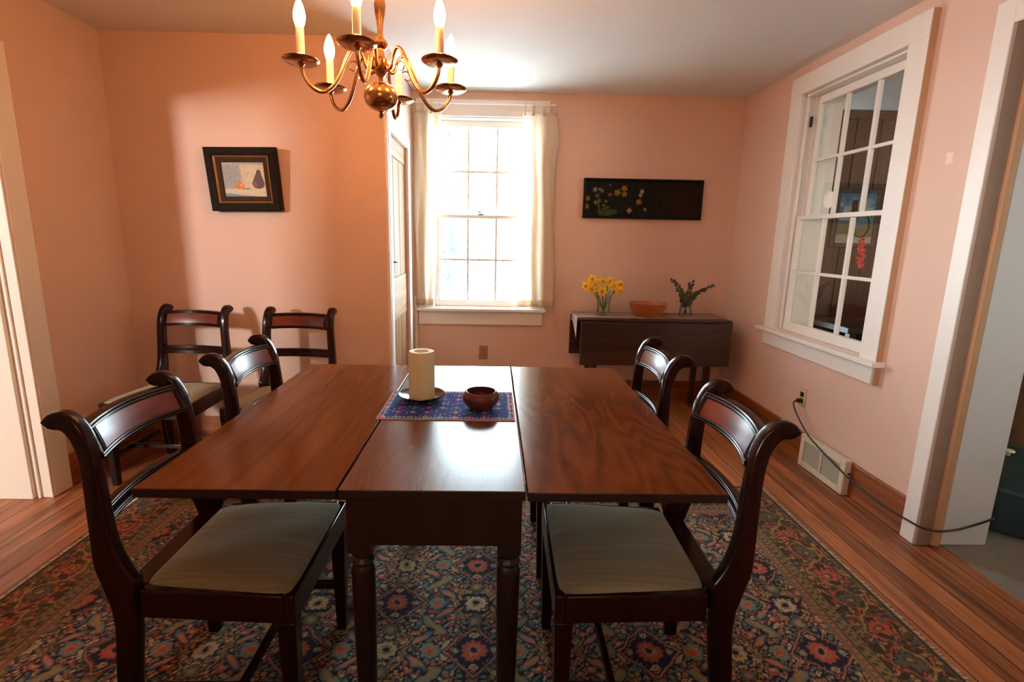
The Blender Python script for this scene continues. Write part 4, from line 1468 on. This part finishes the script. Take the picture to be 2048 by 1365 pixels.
# ================================================================== SIDE TABLE
SX0, SX1, SY0, SY1, ST = 0.630, 1.748, 3.680, 4.060, 0.735
t = thing('side_table', 'dark narrow drop-leaf table with leaves hanging below the dark painting', 'table', ((SX0 + SX1) / 2, (SY0 + SY1) / 2, 0))
at(MB().box(SX0, SX1, SY0, SY1, ST - 0.020, ST).build('tabletop', M['side'], t, bevel=0.004, seg=3), t)
at(MB().box(SX0 + 0.012, SX1 - 0.002, SY0 - 0.012, SY0 + 0.008, 0.393, ST - 0.021).build('leaf', M['side'], t, bevel=0.004, seg=3), t)
at(MB().box(SX0 - 0.012, SX1 - 0.002, SY1 - 0.008, SY1 + 0.012, 0.393, ST - 0.021).build('leaf', M['side'], t, bevel=0.004, seg=3), t)
at(MB().box(SX0 + 0.10, SX1 - 0.10, SY0 + 0.035, SY1 - 0.035, 0.59, ST - 0.021).build('apron', M['side'], t, bevel=0.002), t)
for lx in (SX0 + 0.13, SX1 - 0.13):
    for ly in (SY0 + 0.065, SY1 - 0.065):
        at(MB().taper((lx, ly, 0), (0.014, 0.014), (lx, ly, 0.60), (0.028, 0.028)).build('leg', M['side'], t, bevel=0.003), t)

# runner: lies on the top and hangs over the left end in a point
RYA, RYB = SY0 + 0.045, SY1 - 0.05
xs_ = [SX1 - 0.012] + [SX1 - 0.012 - (SX1 - 0.012 - SX0 - 0.004) * i / 30 for i in range(1, 31)]
cross = []
for j in range(13):
    v_ = j / 12
    y_ = RYA + (RYB - RYA) * v_
    drop = 0.055 + 0.105 * max(0, 1 - v_ * 1.4)
    row = [(x_, y_, ST + 0.0016) for x_ in xs_]
    row += [(SX0 - 0.004, y_, ST + 0.0010), (SX0 - 0.0075, y_, ST - 0.006)]
    row += [(SX0 - 0.0085 - 0.0005 * k, y_, ST - 0.006 - (drop - 0.006) * k / 6) for k in range(1, 7)]
    cross.append(row)
nr = len(cross[0])
m = MB()
m.add([p_ for row in cross for p_ in row], [(j * nr + i, j * nr + i + 1, (j + 1) * nr + i + 1, (j + 1) * nr + i) for j in range(12) for i in range(nr - 1)])
run = m.build('table_runner', M['runner'], None, recalc=False)
uv = run.data.uv_layers.new(name='UVMap')
for lp in run.data.loops:
    j, i = divmod(lp.vertex_index, nr)
    uv.data[lp.index].uv = (i / nr, j / 12)
run.modifiers.new('thickness', 'SOLIDIFY').thickness = 0.0012
tag(run, 'striped woven runner lying along the side table and hanging over its left end', 'runner')
RZ = ST + 0.0024

# vases
def vase(label, loc, prof_out, prof_in, wl):
    t_ = thing('vase', label, 'vase', loc)
    MB().lathe(prof_out + prof_in, n=40).build('vase_body', M['vase'], t_)
    return t_


v1 = (0.838, 3.865, RZ)
vase('clear glass vase holding yellow daffodils on the side table', v1,
     [(0.0001, 0.0), (0.046, 0.0), (0.050, 0.004), (0.052, 0.02), (0.050, 0.08), (0.054, 0.13), (0.060, 0.155)], [(0.057, 0.155), (0.051, 0.13), (0.047, 0.08), (0.049, 0.02), (0.045, 0.010), (0.0001, 0.009)], 0.09)
v2 = (1.463, 3.865, RZ)
vase('small clear glass vase holding grey-green twigs on the side table', v2,
     [(0.0001, 0.0), (0.044, 0.0), (0.048, 0.004), (0.050, 0.02), (0.043, 0.07), (0.042, 0.11), (0.048, 0.128)], [(0.045, 0.128), (0.039, 0.11), (0.040, 0.07), (0.046, 0.02), (0.042, 0.010), (0.0001, 0.009)], 0.06)
t = thing('fruit_bowl', 'wide orange-brown turned wooden bowl between the two glass vases', 'bowl', (1.166, 3.845, RZ))
MB().lathe([(0.0001, 0.0), (0.088, 0.0), (0.093, 0.004), (0.118, 0.040), (0.136, 0.082), (0.142, 0.100), (0.138, 0.1015), (0.128, 0.080), (0.108, 0.040), (0.080, 0.012), (0.0001, 0.010)], n=56).build('bowl_body', M['bowlwood'], t)

# daffodils
heads = [(-0.090, 0.020, 0.268, -0.3, 0.1), (-0.138, -0.020, 0.222, -0.6, -0.1), (-0.105, -0.050, 0.205, -0.3, -0.3), (-0.015, 0.035, 0.248, 0.1, 0.25), (-0.030, -0.055, 0.188, -0.1, -0.25),
         (0.058, -0.030, 0.226, 0.1, -0.05), (0.110, 0.000, 0.232, 0.55, 0.0), (0.098, -0.040, 0.192, 0.6, -0.3), (0.040, 0.030, 0.252, 0.3, 0.3)]
dlabels = ['daffodil at the top of the bunch, upper left', 'daffodil furthest left in the vase', 'daffodil low on the left side of the bunch', 'daffodil at the top centre of the bunch, facing up',
           'daffodil lowest at the front of the bunch', 'large open daffodil right of the centre of the bunch', 'daffodil furthest right in the vase', 'daffodil drooping low on the right side of the bunch', 'daffodil behind the right half of the bunch']
for i, (hx, hy, hz, tx_, tz_) in enumerate(heads):
    t = thing('daffodil', 'yellow ' + dlabels[i], 'flower', v1, group='daffodils in the glass vase')
    hd = Vector((hx, hy, hz))
    aim = Vector((tx_, -1.0, tz_)).normalized()
    bx_, by_ = hx * 0.24, hy * 0.24
    pts = spline([(bx_ * -0.5, by_ * -0.5, 0.012), (bx_, by_, 0.09), (hx * 0.50, hy * 0.5, 0.152), (hx * 0.9 - aim.x * 0.02, hy * 0.9 - aim.y * 0.02, hz - 0.004), tuple(hd - aim * 0.016)], 5)
    MB().tube(pts, 0.0036, 8).build('stem', M['stem'], t)
    q = aim.to_track_quat('Z', 'Y').to_matrix()
    roll = random.random() * 1.0
    pt = MB()
    for k in range(6):
        a = k * PI / 3 + roll
        w_ = 0.0135 if k % 2 else 0.0150
        def pf(u_, v_, a=a, w_=w_):
            r_ = 0.006 + 0.036 * v_
            s_ = (2 * u_ - 1) * w_ * math.sin(PI * min(1, 0.12 + 0.86 * v_)) ** 0.8
            zz = 0.002 + 0.008 * v_ - 0.010 * v_ * v_ + 0.004 * (2 * u_ - 1) ** 2
            p_ = Vector((r_ * math.cos(a) - s_ * math.sin(a), r_ * math.sin(a) + s_ * math.cos(a), zz))
            return tuple(hd + q @ p_)
        pt.grid(pf, 4, 6)
    o = pt.build('petals', M['petal'], t, recalc=False, angle=180)
    o.modifiers.new('thickness', 'SOLIDIFY').thickness = 0.0007
    tr_ = MB()
    rings = []
    for (r_, z_) in ((0.0065, 0.0), (0.0085, 0.006), (0.0095, 0.014), (0.0125, 0.021), (0.0150, 0.0235)):
        rings.append([tuple(hd + q @ Vector((r_ * (1 + (0.10 * math.cos(8 * b2) if z_ > 0.02 else 0)) * math.cos(b2), r_ * math.sin(b2), z_))) for b2 in [2 * PI * k / 16 for k in range(16)]])
    tr_.sweep(rings, closed_ends=False)
    o = tr_.build('trumpet', M['trumpet'], t, recalc=False, angle=180)
    o.modifiers.new('thickness', 'SOLIDIFY').thickness = 0.0008

# eucalyptus twigs
tw = [((-0.118, -0.01, 0.272), 'twig leaning to the left in the small vase'), ((0.030, 0.00, 0.262), 'tallest upright leafy twig in the small vase'),
      ((0.186, 0.00, 0.238), 'long twig reaching to the right in the small vase'), ((-0.060, -0.03, 0.185), 'short leafy twig at the left front of the small vase'), ((0.065, -0.02, 0.175), 'short leafy twig at the right front of the small vase')]
for i, (tip, lb) in enumerate(tw):
    t = thing('eucalyptus_twig', 'dusty green ' + lb, 'twig', v2, group='grey-green twigs in the small vase')
    tip = Vector(tip)
    pts = spline([(-tip.x * 0.12, -tip.y * 0.2, 0.012), (tip.x * 0.10, tip.y * 0.3, 0.10), (tip.x * 0.42, tip.y * 0.6, 0.10 + (tip.z - 0.10) * 0.52), tuple(tip)], 8)
    MB().tube(pts, [0.0026 - 0.0014 * k / len(pts) for k in range(len(pts))], 6).build('stem', M['eucstem'], t)
    lv = MB()
    for k in range(6, len(pts)):
        for s in (-1, 1, 0):
            if random.random() < 0.12:
                continue
            p_ = pts[k]
            d_ = Vector((s * 0.8 + random.uniform(-0.5, 0.5), random.uniform(-0.9, 0.4), random.uniform(-0.2, 0.8))).normalized()
            R_ = random.uniform(0.010, 0.0165) * (1.15 - 0.45 * k / len(pts))
            c_ = p_ + d_ * R_ * 1.5
            nrm = Vector((random.uniform(-0.6, 0.6), -1, random.uniform(-0.6, 0.6))).normalized()
            a1 = (d_ - nrm * d_.dot(nrm)).normalized()
            a2 = nrm.cross(a1)
            ring1 = [tuple(c_ + a1 * R_ * math.cos(b2) + a2 * R_ * 0.8 * math.sin(b2)) for b2 in [2 * PI * j / 10 for j in range(10)]]
            ring2 = [tuple(Vector(x_) + nrm * 0.0009) for x_ in ring1]
            lv.sweep([ring1, ring2])
    lv.build('leaves', M['euc'], t)

# ================================================================== WALL FITTINGS
def outlet(label, loc, rz, plate, dark, with_plug=False):
    t_ = thing('wall_outlet', label, 'outlet', loc, rz)
    MB().box(-0.035, 0.035, -0.006, -0.0005, -0.057, 0.057).build('cover_plate', plate, t_, bevel=0.003)
    for zc in (0.0195, -0.0195):
        o_ = MB().box(-0.0165, 0.0165, -0.0085, -0.005, zc - 0.0145, zc + 0.0145).build('receptacle', dark, t_, bevel=0.004, seg=3)
        sl = MB()
        for sx_ in (-0.0065, 0.0065):
            sl.box(sx_ - 0.0012, sx_ + 0.0012, -0.0092, -0.0080, zc - 0.002, zc + 0.007)
        sl.box(-0.002, 0.002, -0.0092, -0.0080, zc - 0.009, zc - 0.005)
        sl.build('slot', M['black'], o_)
    return t_


outlet('tan wall outlet under the bright window', (-0.072, BW, 0.372), 0, M['tanplate'], M['tanplate'])
outlet('ivory wall outlet with a black plug below the interior window', (WR, 2.985, 0.378), -PI / 2, M['ivory'], M['black'])

# register in the right wall, in front of the baseboard
VY0, VY1, VZ0, VZ1 = 2.470, 2.862, 0.004, 0.196
t = thing('floor_register', 'cream metal heating register low on the right wall', 'vent', (WR - 0.019, (VY0 + VY1) / 2, VZ0))
VX = WR - 0.055
m = MB()
m.box(VX, WR - 0.019, VY0, VY0 + 0.036, VZ0, VZ1).box(VX, WR - 0.019, VY1 - 0.036, VY1, VZ0, VZ1)
m.box(VX, WR - 0.019, VY0 + 0.036, VY1 - 0.036, VZ0, VZ0 + 0.034).box(VX, WR - 0.019, VY0 + 0.036, VY1 - 0.036, VZ1 - 0.034, VZ1)
yc = (VY0 + VY1) / 2
m.box(VX, WR - 0.019, yc - 0.008, yc + 0.008, VZ0 + 0.034, VZ1 - 0.034)
at(m.build('housing', M['vent'], t, bevel=0.003), t)
for ya, yb in ((VY0 + 0.036, yc - 0.008), (yc + 0.008, VY1 - 0.036)):
    m = MB()
    n_ = 12
    for k in range(n_):
        z_ = VZ0 + 0.036 + (VZ1 - VZ0 - 0.074) * k / (n_ - 1)
        m.add([(VX + 0.003, ya, z_ - 0.004), (VX + 0.003, yb, z_ - 0.004), (VX + 0.013, yb, z_ + 0.003), (VX + 0.013, ya, z_ + 0.003),
               (VX + 0.004, ya, z_ - 0.0055), (VX + 0.004, yb, z_ - 0.0055), (VX + 0.014, yb, z_ + 0.0015), (VX + 0.014, ya, z_ + 0.0015)],
              [(0, 1, 2, 3), (7, 6, 5, 4), (0, 4, 5, 1), (2, 6, 7, 3), (0, 3, 7, 4), (1, 5, 6, 2)])
    m.box(VX + 0.016, VX + 0.018, ya, yb, VZ0 + 0.034, VZ1 - 0.034)
    at(m.build('louvre', M['ventdark'], t), t)
m = MB().tube([(WR - 0.030, VY0 - 0.004, 0.125), (WR - 0.030, VY0 + 0.002, 0.125)], 0.006, 8)
at(m.build('damper_lever', M['black'], t), t)

# black cord from the outlet, past the register and round the door jamb
cpts = [(WR - 0.035, 2.985, 0.3585), (1.845, 2.983, 0.350), (1.840, 2.965, 0.322), (1.838, 2.901, 0.272), (1.836, 2.787, 0.210), (1.836, 2.641, 0.168), (1.836, 2.509, 0.140), (1.838, 2.428, 0.122),
        (1.842, 2.280, 0.103), (1.852, 2.150, 0.098), (1.862, 2.060, 0.100), (1.878, 2.012, 0.096), (1.938, 2.000, 0.086), (2.025, 2.004, 0.090), (2.099, 2.012, 0.105), (2.165, 2.014, 0.128), (2.193, 2.018, 0.139), (2.198, 2.045, 0.146), (2.198, 2.120, 0.150)]
cd = thing('power_cord', 'black power cord running from the outlet along the right wall round the door jamb', 'cord', (WR - 0.035, 2.985, 0.3585))
at(MB().tube(spline(cpts, 6), 0.0043, 10).build('cable', M['black'], cd), cd)
m = MB().box(WR - 0.036, WR - 0.0095, 2.973, 2.997, 0.347, 0.370)
at(m.build('plug', M['black'], cd, bevel=0.005, seg=3), cd)

# scrap of tape on the right wall
m = MB().add([(WR - 0.0006, 2.212, 1.643), (WR - 0.0006, 2.250, 1.636), (WR - 0.0006, 2.247, 1.664), (WR - 0.0006, 2.252, 1.684), (WR - 0.0006, 2.216, 1.682), (WR - 0.0006, 2.220, 1.662),
              (WR, 2.212, 1.643), (WR, 2.250, 1.636), (WR, 2.247, 1.664), (WR, 2.252, 1.684), (WR, 2.216, 1.682), (WR, 2.220, 1.662)],
             [(0, 1, 2, 3, 4, 5), (11, 10, 9, 8, 7, 6)] + [(i, (i + 1) % 6, 6 + (i + 1) % 6, 6 + i) for i in range(6)])
tag(m.build('tape_scrap', M['tape'], None), 'small pale scrap of paper tape stuck on the right wall', 'tape')

# ================================================================== SEEN THROUGH THE INTERIOR WINDOW
t = thing('seascape_picture', 'framed lighthouse seascape on the dark panelled wall beyond the interior window', 'painting', (3.045, 4.4215, 1.275))
frame_ring(0.190, 0, 0.480, 0.034, -0.022, 0.0, 'frame', M['panelwood'], t, 0.004)


def seascape(X, Y):
    v = (Y - 0.03) / 0.42
    u = (X + 0.156) / 0.312
    C = np.tile(np.array((0.16, 0.26, 0.33)), (len(X), 1))
    C = over(C, np.clip((v - 0.55) / 0.4, 0, 1), (0.08, 0.20, 0.38))
    cl = vnoise(u * 5 + 3, v * 9, 2) * 0.7 + vnoise(u * 14, v * 22, 4) * 0.3
    C = over(C, np.clip((cl - 0.45) * 4, 0, 1) * (v > 0.45) * np.clip((0.95 - v) * 4, 0, 1), (0.50, 0.55, 0.54))
    C = over(C, (v < 0.46) * (v > 0.36) * 1.0, (0.16, 0.20, 0.24))
    C = over(C, np.clip((0.36 + 0.04 * np.sin(u * 9) - v) * 30, 0, 1), (0.22, 0.23, 0.09))
    C = over(C, np.clip((0.17 + 0.03 * np.sin(u * 5 + 1) - v) * 30, 0, 1), (0.52, 0.50, 0.40))
    tw_ = (np.abs(u - 0.42) < 0.11 - 0.04 * v)
    C = over(C, tw_ * (v > 0.32) * (v < 0.86) * 1.0, (0.10, 0.035, 0.03))
    C = over(C, tw_ * (v > 0.32) * (v < 0.55) * 1.0, (0.40, 0.40, 0.36))
    return C * (0.85 + 0.3 * vnoise(X * 90, Y * 90, 1))[:, None]


pattern_grid('canvas', -0.158, 0.158, 0.032, 0.448, 80, 110, -0.010, seascape, M['paint'], t, plane='xz')
MB().box(-0.160, 0.160, -0.008, 0.0, 0.03, 0.45).build('backing', M['brownliner'], t)

t = thing('window_disc', 'round milky white disc stuck on the upper sash of the interior window', 'ornament', (WR + 0.0735, 3.112, 1.555))
m = MB()
rings = []
for dx_, rr in ((-0.0005, 0.050), (-0.0025, 0.050), (-0.0045, 0.046), (-0.0055, 0.030), (-0.0058, 0.0005)):
    rings.append([(dx_, rr * math.cos(2 * PI * k / 32), rr * math.sin(2 * PI * k / 32)) for k in range(32)])
m.sweep(rings)
m.build('disc', M['disc'], t)

t = thing('hanging_ornament', 'strand of red beads with a dark hoop hanging inside the interior window', 'ornament', (WR + 0.125, 2.880, 1.40))
hoop = [(0.0, 0.060 * math.cos(2 * PI * k / 28), 0.060 * math.sin(2 * PI * k / 28)) for k in range(29)]
MB().tube(hoop, 0.0035, 8, cap=False).build('hoop', M['blackmetal'], t)
MB().tube([(0, 0, 0.060), (0, 0, 0.752)], 0.0007, 5).build('thread', M['black'], t)
m = MB()
random.seed(3)
for k in range(20):
    m.sphere((random.uniform(-0.012, 0.012), -0.035 + random.uniform(-0.016, 0.016), -0.065 - k * 0.0082), random.uniform(0.007, 0.012), 10, 6)
m.tube([(0, -0.035, -0.049), (0, -0.035, -0.235)], 0.002, 6)
m.build('red_beads', M['redbead'], t)

# desk and lamp in the panelled room
t = thing('desk_lamp', 'black jointed desk lamp seen through the lower panes of the interior window', 'lamp', (3.02, 3.80, 0.70))
MB().lathe([(0.0001, 0.0), (0.080, 0.0), (0.082, 0.012), (0.03, 0.022), (0.012, 0.03), (0.012, 0.05), (0.0001, 0.05)], n=24).build('base', M['black'], t)
MB().tube([(0, 0, 0.04), (-0.16, 0.02, 0.03), (0.02, 0.02, 0.16), (0.20, 0.02, 0.20)], 0.009, 8).build('arm', M['black'], t)
MB().tube([(0.20, 0.02, 0.21), (0.26, 0.0, 0.16), (0.30, -0.01, 0.11)], [0.03, 0.05, 0.075], 16).build('lamp_shade', M['black'], t)
t = thing('desk', 'dark desk in the panelled room beyond the interior window', 'desk', (3.15, 3.95, 0))
MB().box(-0.55, 0.55, -0.28, 0.28, 0.655, 0.70).build('desktop', M['side'], t, bevel=0.004)
for sx_ in (-0.5, 0.5):
    for sy_ in (-0.24, 0.24):
        MB().box(sx_ - 0.025, sx_ + 0.025, sy_ - 0.025, sy_ + 0.025, 0.004, 0.655).build('leg', M['side'], t, bevel=0.002)
t = thing('speaker', 'tall black loudspeaker on the desk beyond the interior window', 'speaker', (3.36, 3.98, 0.7005))
MB().box(-0.085, 0.085, -0.10, 0.10, 0.0, 0.34).build('cabinet', M['black'], t, bevel=0.008)
MB().lathe([(0.060, -0.002), (0.060, 0.004), (0.050, 0.001), (0.02, -0.006), (0.0001, -0.004)], n=24).build('woofer', M['blackmetal'], t).matrix_local = Matrix.Translation((0, -0.102, 0.11)) @ Matrix.Rotation(PI / 2, 4, 'X')

# ================================================================== BEYOND THE RIGHT DOORWAY
t = thing('lidded_tub', 'round dark green tub with a cream knob beyond the right doorway', 'tub', (2.620, 2.350, 0.0045))
MB().lathe([(0.0001, 0.0), (0.345, 0.0), (0.352, 0.006), (0.362, 0.205), (0.356, 0.213), (0.0001, 0.213)], n=56).build('tub_body', M['greenbin'], t)
MB().lathe([(0.366, 0.199), (0.371, 0.204), (0.369, 0.221), (0.352, 0.235), (0.25, 0.252), (0.10, 0.262), (0.0001, 0.263)], n=56).build('lid', M['greenbin'], t)
MB().lathe([(0.009, 0.268), (0.009, 0.286), (0.022, 0.290), (0.026, 0.295), (0.022, 0.301), (0.0001, 0.304)], (0.000, 0.06, -0.010), n=24).build('knob', M['knob'], t)
t = thing('armchair', 'brown and gold patterned armchair beyond the right doorway', 'armchair', (3.62, 3.15, 0.004))
MB().box(-0.42, 0.42, -0.40, 0.42, 0.06, 0.42).build('seat_base', M['couch'], t, bevel=0.04, seg=4)
MB().box(-0.42, 0.42, 0.22, 0.44, 0.30, 0.95).build('backrest', M['couch'], t, bevel=0.05, seg=4)
for s in (-1, 1):
    MB().box(s * 0.36 - 0.09, s * 0.36 + 0.09, -0.41, 0.36, 0.06, 0.64).build('armrest', M['couch'], t, bevel=0.05, seg=4)
    for sy_ in (-0.34, 0.36):
        MB().box(s * 0.36 - 0.03, s * 0.36 + 0.03, sy_ - 0.03, sy_ + 0.03, 0.0, 0.07).build('foot', M['side'], t, bevel=0.005)
t = MB().grid(lambda u_, v_: (3.150 + 0.220 * u_, 2.78 + 0.55 * v_, 0.664 + 0.020 * math.sin(u_ * 4 + v_ * 2) ** 2 + 0.008 * (1 - abs(2 * u_ - 1))), 12, 14).build('folded_cloth', M['pink'], None, recalc=False)
t.modifiers.new('thickness', 'SOLIDIFY').thickness = 0.012
tag(t, 'folded pink cloth lying on the arm of the patterned armchair', 'cloth')

# ================================================================== OUTDOORS
g = MB().box(-14, 14, T2 + 0.3, 34, -0.9, -0.6).build('ground', M['grass'], None)
tag(g, 'pale winter ground outside the window', 'ground', None, 'structure')
random.seed(21)
for i in range(11):
    ty = 7.5 + i * 2.3
    tx_ = (-0.13 + (((i * 7) % 11) / 10 - 0.5) * 0.26) * ty
    hgt = random.uniform(4.5, 7.5)
    t = thing('bare_tree', 'bare pale winter tree outside the window', 'tree', (tx_, ty, -0.6), group='bare trees outside the window')
    lean = random.uniform(-0.4, 0.4)
    pts = spline([(0, 0, 0), (lean * 0.3, 0, hgt * 0.35), (lean * 0.8 + random.uniform(-0.1, 0.1), 0, hgt * 0.7), (lean, 0, hgt)], 5)
    MB().tube(pts, [0.10 * (1 - 0.85 * k / len(pts)) for k in range(len(pts))], 8).build('trunk', M['bark'], t)
    m = MB()
    for k in range(26):
        z_ = random.uniform(0.12, 0.95)
        p_ = pts[int(z_ * (len(pts) - 1))]
        a = random.uniform(0, 2 * PI)
        L_ = random.uniform(0.5, 1.3) * (1.2 - z_)
        q1 = p_ + Vector((math.cos(a) * L_ * 0.5, math.sin(a) * L_ * 0.3, L_ * 0.45))
        q2 = p_ + Vector((math.cos(a) * L_, math.sin(a) * L_ * 0.6, L_ * 1.05))
        m.tube([p_, q1, q2], [0.022, 0.014, 0.005], 5)
        for _ in range(2):
            q3 = q1 + Vector((random.uniform(-0.3, 0.3), random.uniform(-0.2, 0.2), random.uniform(0.1, 0.45)))
            m.tube([q1, (q1 + q3) / 2 + Vector((0, 0, 0.03)), q3], [0.011, 0.008, 0.003], 5)
    m.build('branches', M['bark'], t)
